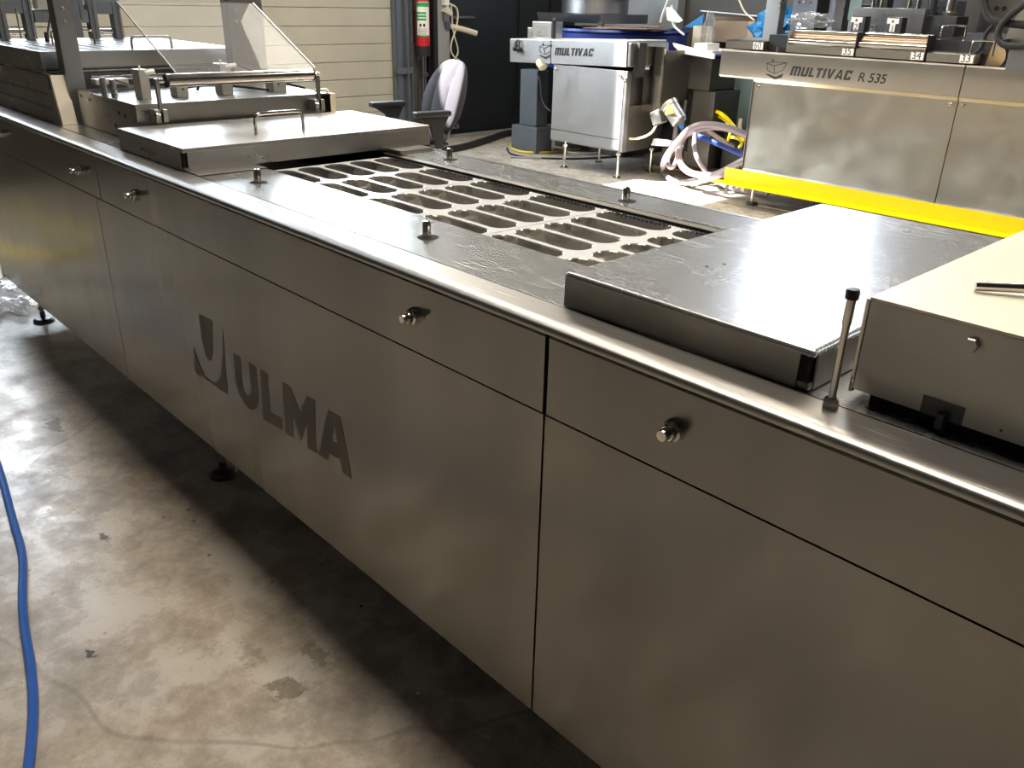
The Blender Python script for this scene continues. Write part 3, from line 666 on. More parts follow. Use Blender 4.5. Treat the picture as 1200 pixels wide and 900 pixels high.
# roller on two flat arms
for y in (.207, .772):
    a_ = MB().box(-2.766, -2.752, y-.006, y+.006, 1.06, 1.192, .002).build('roller_arm', 'steel', MA)
    MB().lathe([(.010, 0), (.010, .006), (.007, .009)], (-2.752, y-.016, 1.082), (1, 0, 0), 12).build('arm_bolt', 'chrome', a_)
    MB().box(-2.7995, -2.752, y-.02, y+.02, 1.06, 1.10, .002).build('arm_bracket', 'block', a_)
rl = MB().cyl((-2.758, .240, 1.184), (-2.758, .752, 1.184), .0195, n=32).build('roller', 'chrome', MA)
MB().cyl((-2.758, .213, 1.184), (-2.758, .778, 1.184), .007).build('roller_axle', 'chrome', rl)
for y in (.236, .752): MB().cyl((-2.758, y-.003, 1.184), (-2.758, y+.003, 1.184), .0200, n=32).build('roller_end_cap', 'rubber', rl)
vb = MB().box(-2.86, -2.80, .803, .868, 1.02, 1.112, .002).build('valve_box', 'cream', MA)
MB().tube([(-2.83, .80, 1.123), (-2.83, .84, 1.124), (-2.83, .852, 1.122), (-2.83, .853, 1.112)], .0055).build('elbow_fitting', 'white', vb)
# clear hinged guard
gd = MB().prism([(-2.790, 1.203), (-3.200, 1.402), (-3.2025, 1.400), (-2.7925, 1.201)], 1, .285, .782).build('clear_guard', 'plexi', MA, )
MB().prism([(-3.203, 1.4025), (-3.36, 1.4025), (-3.36, 1.3995), (-3.203, 1.3995)], 1, .285, .782).build('clear_guard_top', 'plexi', MA)
for y in (.284, .783): MB().prism([(-2.789, 1.205), (-3.200, 1.4045), (-3.203, 1.3995), (-2.792, 1.200)], 1, y-.0015, y+.0015).build('guard_edge', 'film', gd)

# ================================================================== LARGE MULTIVAC LINE BEHIND
def multivac_letters(h, shear=.22):
    """heavy slanted capitals on a unit grid; returns letter polygons with baseline at 0"""
    g = .145; out = []; x = 0
    def R(a, b, c, d): return [(a, c), (b, c), (b, d), (a, d)]
    glyphs = [
        (1.16, [R(0, .28, 0, .86), R(.44, .72, 0, .80), R(.88, 1.16, 0, .86), [(0, .86), (1.16, .86), (1.04, 1), (.06, 1)], R(0, 1.16, .78, .86)]),
        (.80, [R(0, .28, .14, 1), R(.52, .80, .14, 1), [(.06, 0), (.74, 0), (.80, .14), (0, .14)], R(0, .80, .14, .22)]),
        (.62, [R(0, .28, 0, 1), R(.28, .62, 0, .22)]),
        (.74, [R(.23, .51, 0, .78), R(0, .74, .78, 1)]),
        (.28, [R(0, .28, 0, 1)]),
        (.86, [[(.0, 1), (.27, 0), (.56, 0), (.43, .30), (.29, 1)], [(.43, .30), (.56, 0), (.86, 1), (.58, 1)]]),
        (.90, [[(0, 0), (.28, 0), (.44, .72), (.36, 1)], [(.36, 1), (.44, .72), (.52, .72), (.60, 1)], [(.60, 1), (.52, .72), (.62, 0), (.90, 0)], R(.30, .60, .17, .36)]),
        (.76, [R(0, .28, .12, .88), [(0, .88), (.76, .88), (.76, 1), (.10, 1)], [(.0, .12), (.06, 0), (.76, 0), (.76, .12)], R(.28, .76, .78, .88), R(.28, .76, .12, .22), R(.50, .76, .66, .78), R(.50, .76, .22, .36)]),
    ]
    for w, ps in glyphs:
        out.append([[((x+a+shear*b)*h, b*h) for a, b in p] for p in ps]); x += w+g
    return out, x*h
def multivac_mark(parent, x, y, z, h, base, iconsize=1.0, tilt=0):
    Mx = Matrix.Translation((x, y, z)) @ Matrix.Rotation(tilt, 4, 'Y')
    def fl2(name, polys, mat='ink'):
        mb = MB()
        for P in polys: mb.prism(P, 1, -.001, 0, Mx)
        return mb.build(name, mat, parent, smooth=False)
    L_, wd = multivac_letters(h)
    for P in L_: fl2('letter', P)
    s = h*iconsize
    # tray icon to the left of the word: solid shadow below, outlined tray above
    def bar(a, b, w=.06):
        a, b = Vector(a), Vector(b); d = (b-a).normalized(); n_ = Vector((-d.y, d.x))*w/2
        return [tuple((v)*s) for v in (a-n_, b-n_, b+n_, a+n_)]
    def sh(P): return [(a*s, b*s) for a, b in P]
    ox = -2.75
    T = lambda P: [(a+ox*s, b) for a, b in P]
    fl2('logo_tray_shadow', [T(sh([(-.05, -.08), (1.15, -.52), (1.9, -.28), (2.05, .12), (1.20, -.25), (.30, -.04)]))])
    outl = [((0, .95), (.85, .78)), ((.85, .78), (2.25, 1.15)), ((0, .95), (.18, .28)), ((.18, .28), (1.05, .02)), ((1.05, .02), (1.95, .45)), ((1.95, .45), (2.25, 1.15)), ((.85, .78), (1.05, .02)),
            ((0, .95), (.6, 1.12)), ((.6, 1.12), (2.25, 1.15)), ((.52, 1.10), (.66, 1.42)), ((.66, 1.42), (.74, 1.12))]
    fl2('logo_tray_outline', [T(bar(a, b)) for a, b in outl])
MV = wthing('packaging_line', 'large steel packaging line with MULTIVAC R 535 lettering behind the yellow beam', 'machine', (-2.3, 5.4, 0))
MB().prism([(5.0, .938), (4.996, .945), (4.996, 1.118), (5.004, 1.128), (5.02, 1.128), (5.02, .93), (5.012, .93)], 0, -3.95, -2.165).build('name_band', 'mvtop', MV)
MB().prism([(5.0, .938), (4.996, .945), (4.996, 1.118), (5.004, 1.128), (5.02, 1.128), (5.02, .93), (5.012, .93)], 0, -2.158, -.5).build('name_band', 'mvtop', MV)
def mvpanel(a, b): return MB().prism([(5.0, .937), (5.014, .915), (5.014, .285), (5.006, .268), (5.02, .268), (5.022, .937)], 0, a, b).build('side_panel', 'mv', MV)
mvpanel(-3.645, -2.166); mvpanel(-2.160, -.5)
MB().box(-3.64, -.5, 5.03, 5.88, .27, 1.0).build('inner_body', 'dark_steel', MV)
MB().box(-3.93, -.5, 5.02, 5.90, .99, 1.125).build('machine_bed', 'dark_steel', MV)
MB().box(-3.652, -3.646, 5.005, 5.88, .27, .93).build('end_panel', 'post', MV)
for x, z in ((-3.605, .885), (-2.205, .893), (-2.125, .893)):
    MB().lathe([(.012, 0), (.011, .008), (.007, .012)], (x, 5.013, z), (0, -1, 0), 14).build('panel_lock', 'chrome', MV)
MB().lathe([(.003, 0), (.003, .002)], (-3.72, 4.996, .985), (0, -1, 0), 8).build('rivet', 'steel', MV)
multivac_mark(MV, -3.352, 4.996, .983, .064, None, 1.12)
text_mesh('model_lettering', 'R 535', .083, 'ink', MV, Matrix.Translation((-2.842, 4.9955, .982)) @ Matrix.Rotation(PI/2, 4, 'X'), .0005, .18, .0012, 1.0)
for x in (-3.56, -1.2):
    f = MB().lathe([(.048, 0), (.048, .012), (.038, .022), (.012, .026)], (x, 5.077, 0)).build('foot', 'dark_steel', MV)
    MB().cyl((x, 5.077, .02), (x, 5.077, .28), .013).build('foot_spindle', 'chrome', f)
    MB().box(x-.07, x-.035, 5.0, 5.03, .105, .165, .004).build('caster_bracket', 'sticker', f)
tag(MB().prism([(4.962, .168), (4.962, .275), (4.968, .275), (4.968, .174), (4.975, .168)], 0, -3.77, -.5).prism([(4.966, .168), (4.868, .163), (4.868, .168), (4.966, .174)], 0, -3.82, -.5).build('yellow_beam', 'yellow'),
    'bright yellow steel angle beam running along the foot of the large line', 'beam')
# numbered cover plates on top
def num_plate(x0, x1, z0, z1, s, rollers=False, lab=None, wx=.085):
    t = MB().prism([(5.012, z0), (5.008, z1-.008), (5.02, z1), (5.30, z1+.012), (5.30, z0)], 0, x0, x1).build('numbered_plate', 'mvtop', MV)
    MB().box(x1-wx, x1-.004, 5.006, 5.0085, z0+.004, z1-.006).build('number_sticker', 'sticker', t)
    text_mesh('number_print', s, .062, 'ink', t, Matrix.Translation((x1-wx+.006, 5.0055, z0+.009)) @ Matrix.Rotation(PI/2, 4, 'X'), .0004)
    if rollers:
        for k, (yy, zz, rr, mm) in enumerate(((5.035, z1+.022, .017, 'chrome'), (5.06, z1+.045, .012, 'copper'), (5.075, z1+.060, .010, 'copper'), (5.10, z1+.082, .016, 'chrome'))):
            MB().cyl((x0+.005, yy, zz), (x1-.005, yy, zz), rr, n=20).build('roller', mm, t)
        MB().box(x1-.004, x1+.004, 5.01, 5.13, z1-.02, z1+.095, .003).build('roller_end_plate', 'rubber', t)
num_plate(-3.93, -3.605, 1.138, 1.196, '60')
num_plate(-3.415, -2.905, 1.136, 1.190, '35', True)
num_plate(-2.893, -2.432, 1.136, 1.192, '34', True)
num_plate(-2.418, -2.125, 1.136, 1.192, '33')
MB().box(-3.60, -3.43, 5.06, 5.3, 1.13, 1.245, .003).build('black_housing', 'black', MV)
MB().lathe([(.010, 0), (.010, .035), (.005, .04)], (-3.50, 5.03, 1.13), n=12).build('bed_screw', 'chrome', MV)
MB().box(-3.425, -3.417, 5.02, 5.06, 1.13, 1.27).box(-3.45, -3.40, 5.02, 5.06, 1.262, 1.275).build('bracket', 'steel', MV)
MB().box(-3.72, -3.60, 5.16, 5.24, 1.125, 2.0, .004).build('portal_post', 'steel', MV)
# toggle blocks with the numbers 2 and 1
for x0, s in ((-3.055, '2'), (-2.80, '1')):
    t = MB().box(x0+.02, x0+.115, 5.16, 5.24, 1.18, 1.385, .004).build('die_block', 'dark_steel', MV)
    MB().box(x0+.015, x0+.095, 5.155, 5.16, 1.345, 1.378).box(x0+.04, x0+.075, 5.155, 5.16, 1.295, 1.345).build('number_sticker', 'sticker', t)
    text_mesh('number_print', s, .055, 'ink', t, Matrix.Translation((x0+.045, 5.1545, 1.298)) @ Matrix.Rotation(PI/2, 4, 'X'), .0004)
    MB().prism([(x0+.045, 1.352), (x0+.065, 1.352), (x0+.055, 1.372)], 1, 5.1535, 5.1548).build('arrow_print', 'ink', t)
    MB().box(x0-.10, x0+.16, 5.38, 5.46, 1.17, 1.44, .004).build('clamp_plate', 'steel', MV)
    MB().cyl((x0+.03, 5.42, 1.44), (x0+.03, 5.42, 1.75), .018).cyl((x0+.09, 5.42, 1.44), (x0+.09, 5.42, 1.75), .018).build('guide_columns', 'chrome', MV)['kind'] = 'stuff'
MB().box(-3.40, -2.42, 5.34, 5.85, 1.125, 1.175, .003).build('station_bed', 'steel', MV)
MB().box(-3.36, -3.28, 5.5, 5.6, 1.175, 1.9, .004).build('station_column', 'steel', MV)
MB().box(-3.16, -3.06, 5.7, 5.8, 1.175, 1.9, .004).build('station_column', 'dark_steel', MV)
MB().box(-3.22, -3.13, 5.45, 5.47, 1.35, 1.75, .004).build('blue_marked_plate', 'teal', MV)
MB().box(-2.98, -2.74, 5.72, 5.80, 1.3, 2.0, .004).build('station_column', 'blue_grey_paint', MV)
for x, y, z in ((-3.20, 5.36, 1.175), (-3.10, 5.40, 1.175), (-3.02, 5.36, 1.175)):
    MB().lathe([(.020, 0), (.020, .02), (.012, .03), (.012, .06), (.02, .07)], (x, y, z), n=14).build('knurled_nut', 'chrome', MV)
cv = MB().prism([(5.13, 1.127), (5.13, 1.262), (5.95, 1.300), (5.95, 1.127)], 0, -2.46, -2.10).build('long_cover', 'dark_steel', MV)
bow((-2.44, 5.22, 1.26), (-2.29, 5.22, 1.262), .085, .007, 'chrome', 'handle', cv)
MB().box(-2.72, -2.44, 5.42, 5.62, 1.175, 1.40, .004).build('valve_housing', 'dark_steel', MV)
bow((-2.17, 5.05, 1.185), (-2.04, 5.05, 1.185), .085, .007, 'chrome', 'handle', MV)
MB().box(-2.50, -2.0, 6.05, 6.6, 0.0, 1.75, .006).build('control_cabinet', 'mvtop', MV)
for x in (-2.43, -2.38): MB().lathe([(.016, 0), (.016, .006)], (x, 6.05, 1.455), (0, -1, 0), 14).build('cabinet_bore', 'void', MV)
MB().lathe([(.05, 0), (.05, .03), (.36, .03), (.36, .06), (.05, .06)], (-1.78, 5.55, 1.25), (0, -1, 0), 40).build('reel_disc', 'mv', MV)
MB().lathe([(.09, 0), (.09, .02)], (-2.10, 5.18, 1.17), (.3, -1, .4), 24).build('tan_disc', 'gold', MV)
MB().box(-1.93, -1.7, 4.99, 5.03, 1.12, 1.25, .004).build('end_bracket', 'post', MV)
for i, pts in enumerate(([(-2.158, 5.020, 1.497), (-2.103, 5.020, 1.394), (-2.031, 5.020, 1.378), (-1.895, 5.020, 1.364), (-1.782, 5.020, 1.368)],
                         [(-1.892, 4.980, 1.491), (-1.987, 4.980, 1.407), (-2.023, 4.980, 1.322), (-1.987, 4.980, 1.257), (-1.899, 4.980, 1.247), (-1.746, 4.980, 1.278)],
                         [(-2.079, 5.060, 1.357), (-2.116, 5.060, 1.308), (-2.109, 5.060, 1.235), (-2.157, 5.060, 1.183)])):
    tag(MB().tube(pts, (.022, .020, .013)[i]).build('machine_cable', 'rubber'), ('thick black cable arching over the right end of the large line', 'thick black cable looping down at the right edge of the large line', 'thinner black cable bent behind the plate numbered 33')[i], 'cable')
# crumpled clear wrap lying on the line
def blob(name, label, cat, c, r, mat, seed, amp=.35, sub_=3, flat_=1):
    bm = bmesh.new(); bmesh.ops.create_icosphere(bm, subdivisions=sub_, radius=1); rnd = random.Random(seed)
    from mathutils import noise as nz
    for v in bm.verts:
        d = 1+amp*nz.noise(v.co*2.3+Vector((seed, 0, 0)))+amp*.6*nz.noise(v.co*6+Vector((0, seed, 0)))
        v.co = Vector((v.co.x*r[0]*d, v.co.y*r[1]*d, max(v.co.z*r[2]*d, -r[2]*flat_)))+Vector(c)
    mb = MB(); mb.bm.free(); mb.bm = bm; o = mb.build(name, mat, None, smooth=False); return tag(o, label, cat)
blob('crumpled_wrap', 'crumpled clear plastic wrap lying on the large line behind the rollers', 'plastic wrap', (-3.39, 5.22, 1.345), (.16, .08, .055), 'wrap', 3, .6)
tag(MB().tube([(-3.954, 5.150, 1.470), (-3.896, 5.150, 1.388), (-3.799, 5.150, 1.332)], .006).build('loose_strap', 'cream'), 'short cream strap hanging over the left end of the large line', 'strap')

# ================================================================== SMALL MULTIVAC MACHINE BEHIND
SM = wthing('conveyor_machine', 'small steel conveyor machine with MULTIVAC lettering standing by the blue drum', 'machine', (-5.3, 5.3, 0))
TL = math.radians(-1.9); Tm = Matrix.Translation((-5.6, 5.0, .915)) @ Matrix.Rotation(TL, 4, 'Y')
MB().box(-.70, -.155, -.02, .52, -.002, .200, .006, Tm).build('name_band', 'mv_small', SM)
MB().box(-.150, .735, -.02, .52, -.002, .200, .006, Tm).build('name_band', 'mv_small', SM)
MB().box(-.695, .73, -.015, .515, .2005, .206, .002, Tm).build('conveyor_belt', 'sticker', SM)
MB().box(.737, .775, -.012, .50, .0, .19, .012, Tm).build('band_end_cap', 'steel', SM)
MB().box(-5.735, -4.895, 5.0, 5.02, .34, .905, .004).build('front_panel', 'mv_small', SM)
MB().prism([(5.0, .335), (5.0, .25), (5.012, .235), (5.03, .235), (5.03, .338), (5.012, .338)], 0, -5.735, -4.895).build('front_skirt', 'mv_small', SM)
MB().box(-5.73, -4.90, 5.03, 5.56, .24, .905, .004).build('inner_body', 'dark_steel', SM)
MB().box(-4.895, -4.862, 5.005, 5.06, .235, .905, .003).build('corner_post', 'post', SM)
MB().box(-4.885, -4.865, 5.06, 5.56, .235, .62, .003).build('side_panel', 'mvside', SM)
for x, z in ((-5.70, .865), (-4.93, .865), (-4.88, .84)): MB().lathe([(.015, 0), (.014, .012), (.008, .018)], (x, 5.0, z), (0, -1, 0), 14).build('panel_lock', 'chrome', SM)
for x, y in ((-5.552, 5.012), (-4.920, 5.030), (-5.55, 5.5), (-4.92, 5.5)):
    f = MB().lathe([(.040, 0), (.040, .008), (.028, .018), (.010, .022)], (x, y, 0)).build('foot', 'chrome', SM)
    MB().cyl((x, y, .02), (x, y, .25), .0115).lathe([(.022, 0), (.022, .02)], (x, y, .20), n=6).build('foot_spindle', 'chrome', f)
multivac_mark(SM, -5.705, 4.978, .985, .064, None, 1.12, TL)
sb = MB().box(-6.08, -5.83, 5.05, 5.2, 1.115, 1.255, .006).build('control_box', 'steel', SM)
MB().box(-6.15, -6.09, 5.06, 5.16, 1.11, 1.20, .004).build('control_box_side', 'steel', sb)
MB().box(-5.82, -5.80, 5.04, 5.08, 1.12, 1.28, .003).box(-5.82, -5.77, 5.04, 5.08, 1.265, 1.29, .003).build('black_bracket', 'rubber', sb)
MB().lathe([(.015, 0), (.05, .02), (.055, .08), (.03, .12)], (-5.86, 5.02, .86), (-.6, 0, .6), 18).build('drive_motor', 'cream', SM)
MB().tube([(-5.938, 5.000, 0.813), (-5.888, 5.000, 0.726), (-5.883, 5.000, 0.621), (-5.833, 5.000, 0.534), (-5.752, 5.000, 0.496)], .008).build('hanging_cable', 'rubber', SM)
MB().tube([(-6.238, 4.970, 0.990), (-6.217, 4.970, 1.080), (-6.149, 4.960, 1.098), (-6.157, 4.960, 0.994)], .006).lathe([(.02, 0), (.03, .03), (.01, .06)], (-6.204, 4.960, 0.992), n=10).lathe([(.015, 0), (.025, .03), (.01, .05)], (-6.151, 4.955, 0.987), n=10).build('dangling_clips', 'rubber', SM)['kind'] = 'stuff'
# outfeed module on its right
MB().box(-4.855, -4.80, 5.06, 5.16, .86, 1.13, .004).build('upright_bracket', 'rubber', SM)
MB().prism([(5.22, .58), (5.22, 1.10), (5.235, 1.10), (5.235, .60), (5.34, .63), (5.34, .61)], 0, -4.86, -4.66).build('polished_guide', 'chrome', SM)
MB().box(-4.70, -4.66, 5.235, 5.62, .66, 1.07, .004).build('guide_side', 'mvside', SM)
MB().box(-4.95, -4.44, 5.60, 6.3, .755, 1.02, .004).build('outfeed_body', 'mvside', SM)
MB().prism([(-4.78, 1.095), (-4.80, 1.125), (-4.36, 1.060), (-4.36, 1.020), (-4.70, 1.045)], 1, 5.50, 5.52).build('white_edge_plate', 'sticker', SM)
MB().box(-4.86, -4.36, 5.52, 6.2, 1.035, 1.05, .003).build('outfeed_belt', 'blue_paint', SM)
MB().box(-4.75, -4.45, 5.60, 6.1, 1.0505, 1.075, .003).box(-4.66, -4.52, 5.62, 5.8, 1.0755, 1.13, .004).build('white_tray', 'sticker', SM)
MB().box(-4.60, -4.37, 5.60, 6.25, .10, .75, .004).build('outfeed_leg_panel', 'mvside', SM)
MB().box(-4.69, -4.66, 5.60, 5.64, .10, .755, .003).box(-4.66, -4.64, 5.7, 5.74, .10, .755, .003).build('outfeed_strut', 'steel', SM)
MB().box(-5.0, -4.66, 5.72, 6.2, .20, .75).build('outfeed_interior', 'black', SM)
hw = MB().tube([(-4.80+.075*math.cos(a), 5.52, .645+.085*math.sin(a)) for a in [2*PI*i/24 for i in range(25)]], .010, 8, 1).build('handwheel', 'steel', SM)
MB().cyl((-4.80, 5.52, .645), (-4.80, 5.62, .645), .012).tube([(-4.875, 5.52, .645), (-4.725, 5.52, .645)], .006, 8, 0).tube([(-4.80, 5.52, .56), (-4.80, 5.52, .73)], .006, 8, 0).build('wheel_spokes', 'chrome', hw)
mo = MB().lathe([(.055, 0), (.070, .01), (.070, .15), (.074, .155), (.074, .19), (.05, .20)], (-4.358, 5.120, 0.540), (-.8, 0, .8), 28).build('gear_motor', 'steel', SM)
MB().box(-.05, .05, -.045, .045, -.05, .06, .008, Matrix.Translation((-4.582, 5.120, 0.551)) @ Matrix.Rotation(-.42, 4, 'Y')).build('terminal_box', 'steel', mo)
wp = Vector((-4.423, 5.050, 0.640))
W4 = Matrix.Translation((wp.x, wp.y-.012, wp.z)) @ Matrix.Rotation(-.25, 4, 'Y')
MB().prism([(-.045, -.035), (.045, -.035), (0, .045)], 1, -.002, 0, W4).build('warning_triangle', 'warn', mo)
MB().prism([(-.006, -.018), (.008, .002), (.001, .002), (.008, .024), (-.008, .0), (0, .0)], 1, -.0035, -.0022, W4).build('warning_flash', 'ink', mo)
MB().tube([(-4.587, 5.100, 0.489), (-4.625, 5.100, 0.421), (-4.730, 5.100, 0.366), (-4.862, 5.100, 0.342), (-4.942, 5.100, 0.362)], .010).build('motor_cable', 'cream', SM)
MB().prism([(-4.70, .300), (-4.40, .33), (-4.44, .37), (-4.68, .36)], 1, 5.20, 5.21).build('blue_label_sheet', 'wall_pale', SM)

# ------------------------------------------------------------------ office chair
CH = thing('office_chair', 'grey upholstered office chair with black armrests behind the far cover plate', 'chair', (-5.42, 3.17, 0), None, -.14)
def lp(mb, name, mat, par=CH): 
    o = mb.build(name, mat, par); return o
for k in range(5):
    a = 2*PI*k/5+.3; lg = lp(MB().tube([(0, 0, .10), (.16*math.cos(a), .16*math.sin(a), .095), (.30*math.cos(a), .30*math.sin(a), .06)], .020, 10, 1), 'leg', 'black')
    lp(MB().cyl((.30*math.cos(a)-.012, .30*math.sin(a), .028), (.30*math.cos(a)+.012, .30*math.sin(a), .028), .028), 'caster', 'rubber', lg)
lp(MB().cyl((0, 0, .09), (0, 0, .40), .028), 'gas_column', 'black')
def pad(mb, cx, cy, cz, rx, ry, rz, tilt, grooves, nu=60, nv=22):
    R = Matrix.Translation((cx, cy, cz)) @ Matrix.Rotation(tilt, 4, 'X'); rings = []
    for j in range(1, nv):
        ph = PI*j/nv-PI/2; row = []
        for i in range(nu):
            th = 2*PI*i/nu; c_, s_ = math.cos(th), math.sin(th)
            ex_ = .62
            x = rx*math.copysign(abs(c_)**ex_, c_)*math.cos(ph)**.55; y = ry*math.copysign(abs(s_)**ex_, s_)*math.cos(ph)**.35; z = rz*math.copysign(abs(math.sin(ph))**.9, math.sin(ph))
            x *= 1-.18*(z/rz)*(1 if z > 0 else .5)
            if y < 0:
                for g_ in grooves: y += .020*math.exp(-((x/rx-g_)/.07)**2)*math.cos(ph)
                y -= .02*math.cos(2.2*z/rz)
            row.append(mb.bm.verts.new(R @ Vector((x, y, z))))
        rings.append(row)
    for a, b in zip(rings, rings[1:]):
        for i in range(nu): mb.bm.faces.new((a[i], a[(i+1) % nu], b[(i+1) % nu], b[i]))
    mb.bm.faces.new(rings[0][::-1]); mb.bm.faces.new(rings[-1]); return mb
lp(pad(MB(), 0, -.02, .46, .25, .24, .045, 0, []), 'seat', 'fabric')
lp(MB().box(-.2, .2, -.2, .2, .395, .425, .02), 'seat_pan', 'black')
bk = lp(pad(MB(), 0, .285, .745, .265, .042, .275, -.34, (-.38, .38)), 'backrest', 'fabric')
lp(pad(MB(), 0, .312, .735, .215, .030, .25, -.34, ()), 'back_shell', 'black', bk)
lp(MB().tube([(0, .05, .40), (0, .27, .40), (0, .33, .55), (0, .345, .70)], .022), 'back_bar', 'black')
lp(MB().cyl((.03, .34, .52), (.09, .34, .52), .018), 'height_knob', 'black')
for s in (-1, 1):
    ar = lp(MB().prism([(-.03, .48), (.05, .48), (.055, .56), (.10, .642), (-.16, .642), (-.06, .58)], 0, s*.35-.014, s*.35+.014, bev=.005), 'arm_support', 'black')
    lp(MB().box(s*.35-.04, s*.35+.04, -.19, .11, .640, .682, .014), 'arm_pad', 'black', ar)
    lp(MB().box(min(s*.2, s*.35), max(s*.2, s*.35), -.02, .05, .41, .43, .005).box(s*.35-.012, s*.35+.012, -.02, .05, .41, .52, .004), 'arm_bracket', 'black', ar)

# ------------------------------------------------------------------ drum, tray and clutter behind the small machine
DR = wthing('blue_drum', 'large low blue drum standing behind the small conveyor machine', 'drum', (-6.10, 6.30, 0))
MB().box(-6.55, -5.6, 5.9, 6.7, 0, .80, .01).build('drum_stand', 'dark_steel', DR)
MB().lathe([(.68, .80), (.70, .81), (.70, .90), (.715, .92), (.70, .94), (.70, 1.15), (.72, 1.17), (.71, 1.19), (.68, 1.19), (.68, 1.0)], (-6.10, 6.30, 0), n=56).build('drum_wall', 'blue_paint', DR)
for i, (x, y, rz, sx, sy, z, l_) in enumerate(((-5.72, 5.98, .25, .75, .42, 1.195, 'flat brown cardboard sheet on the drum, lowest of the pile'), (-5.66, 5.93, .05, .68, .36, 1.204, 'flat brown cardboard sheet on the drum, middle of the pile'), (-5.78, 6.10, .5, .62, .40, 1.213, 'flat brown cardboard sheet on the drum, topmost of the pile'))):
    tag(MB().box(-sx/2, sx/2, -sy/2, sy/2, 0, .007, .001, Matrix.Translation((x, y, z)) @ Matrix.Rotation(rz, 4, 'Z') @ Matrix.Rotation(-.02*i, 4, 'Y')).build('cardboard_sheet', 'card'), l_, 'cardboard', 'cardboard sheets on the blue drum')
TR = wthing('steel_tray_stand', 'grey metal tray carrying a round steel pan over the blue drum', 'tray', (-6.45, 6.25, 1.2))
MB().prism([(5.90, 1.235), (5.87, 1.315), (5.88, 1.32), (6.6, 1.32), (6.6, 1.235)], 0, -6.86, -5.97).build('tray_body', 'post', TR)
for x in (-6.80, -6.05): MB().box(x-.02, x+.02, 5.95, 6.0, 1.19, 1.235).build('tray_foot', 'post', TR)
PN = wthing('round_steel_pan', 'wide round stainless pan standing on the grey metal tray', 'pan', (-6.42, 6.28, 1.32))
MB().lathe([(.34, 0), (.345, .005), (.345, .16), (.335, .16), (.33, .01)], (-6.42, 6.28, 1.321), n=48).build('pan_wall', 'mv_small', PN)
MB().lathe([(.40, 0), (.41, .012), (.40, .022), (.05, .026)], (-6.42, 6.28, 1.482), n=48).build('pan_lid', 'dark_steel', PN)
# pale cloth sheet and blue cap beside the drum
tag(MB().prism([(-5.55, 1.22), (-5.33, 1.22), (-5.33, 1.345)], 1, 6.66, 6.672).build('blue_card_corner', 'blue_film'), 'small blue card corner sticking up behind the cardboard sheets', 'card')
# pallets and wrapped cartons
PL = wthing('wooden_pallet', 'wooden pallet under the brown wrapped carton stack behind the machines', 'pallet', (-4.9, 6.75, 0))
for k in range(7): MB().box(-5.45, -4.15, 6.35+k*.13, 6.45+k*.13, .10, .122, .002).build('plank', 'wood', PL)
for y in (6.36, 6.72, 7.10): MB().box(-5.45, -4.15, y, y+.09, .0, .10, .003).build('runner', 'wood', PL)
def carton(name, label, x0, x1, y0, y1, z0, z1, mat='brown', rz=0, group='wrapped cartons on the pallet', cat='carton'):
    cx, cy = (x0+x1)/2, (y0+y1)/2
    mb = MB().box(x0-cx, x1-cx, y0-cy, y1-cy, 0, z1-z0, .008, Matrix.Translation((cx, cy, z0)) @ Matrix.Rotation(rz, 4, 'Z'))
    t = thing(name, label, cat, (0, 0, 0), group); mb.build('carton_body', mat, t)
    MB().box(-.03, .03, y0-cy-.001, y1-cy+.001, .002, z1-z0+.0015, 0, Matrix.Translation((cx, cy, z0)) @ Matrix.Rotation(rz, 4, 'Z')).build('tape', 'gold', t)
    return t
carton('carton', 'lowest left brown carton of the stack on the pallet', -5.30, -4.82, 6.38, 7.1, .123, .60)
carton('carton', 'lowest right brown carton of the stack, behind the teal board', -4.80, -4.18, 6.38, 7.1, .123, .60)
carton('carton', 'middle left brown carton of the stack on the pallet', -5.30, -4.83, 6.40, 7.1, .601, 1.02, rz=.02)
carton('carton', 'middle right brown carton of the stack above the teal board', -4.81, -4.20, 6.42, 7.1, .601, 1.10, rz=-.02)
carton('carton', 'cream carton at the upper left of the wrapped stack', -5.33, -5.08, 6.5, 7.0, 1.021, 1.24, 'cream', .04)
carton('carton', 'brown carton on top of the wrapped stack beside the cream one', -5.07, -4.25, 6.46, 7.05, 1.111, 1.30, 'card', .03)
carton('carton', 'dark open carton on top of the wrapped stack', -5.45, -4.9, 6.55, 7.05, 1.301, 1.44, 'brown', -.05) if False else None
tag(MB().box(-4.62, -4.06, 5.98, 6.02, .02, .90, .004).build('teal_board', 'teal'), 'dusty teal board standing between the two machines', 'board')
tag(MB().box(-.44, .44, -.18, .18, 0, .05, .004, Matrix.Translation((-4.72, 6.75, 1.302)) @ Matrix.Rotation(.1, 4, 'Z')).build('flat_carton', 'card'), 'flat brown carton sleeve on top of the wrapped stack', 'carton')
tag(MB().box(-.40, .40, -.16, .16, 0, .012, .002, Matrix.Translation((-4.85, 6.62, 1.353)) @ Matrix.Rotation(-.12, 4, 'Z') @ Matrix.Rotation(.04, 4, 'Y')).build('clear_sheet', 'film'), 'clear plastic sheet lying on the flat brown sleeve', 'plastic sheet')
blob('blue_plastic_bag', 'crumpled blue plastic bag hanging over the wrapped carton stack', 'bag', (-4.33, 6.36, 1.26), (.22, .12, .17), 'blue_film', 5, .5)
blob('brown_wrap_bundle', 'crumpled brown wrap bundle lying by the blue bag', 'wrap', (-4.18, 6.20, 1.03), (.30, .14, .12), 'brown', 9, .45)
blob('clear_wrap_bundle', 'tall hank of clear wrap hanging left of the blue bag', 'plastic wrap', (-5.02, 6.33, 1.15), (.06, .05, .21), 'wrap', 12, .5)
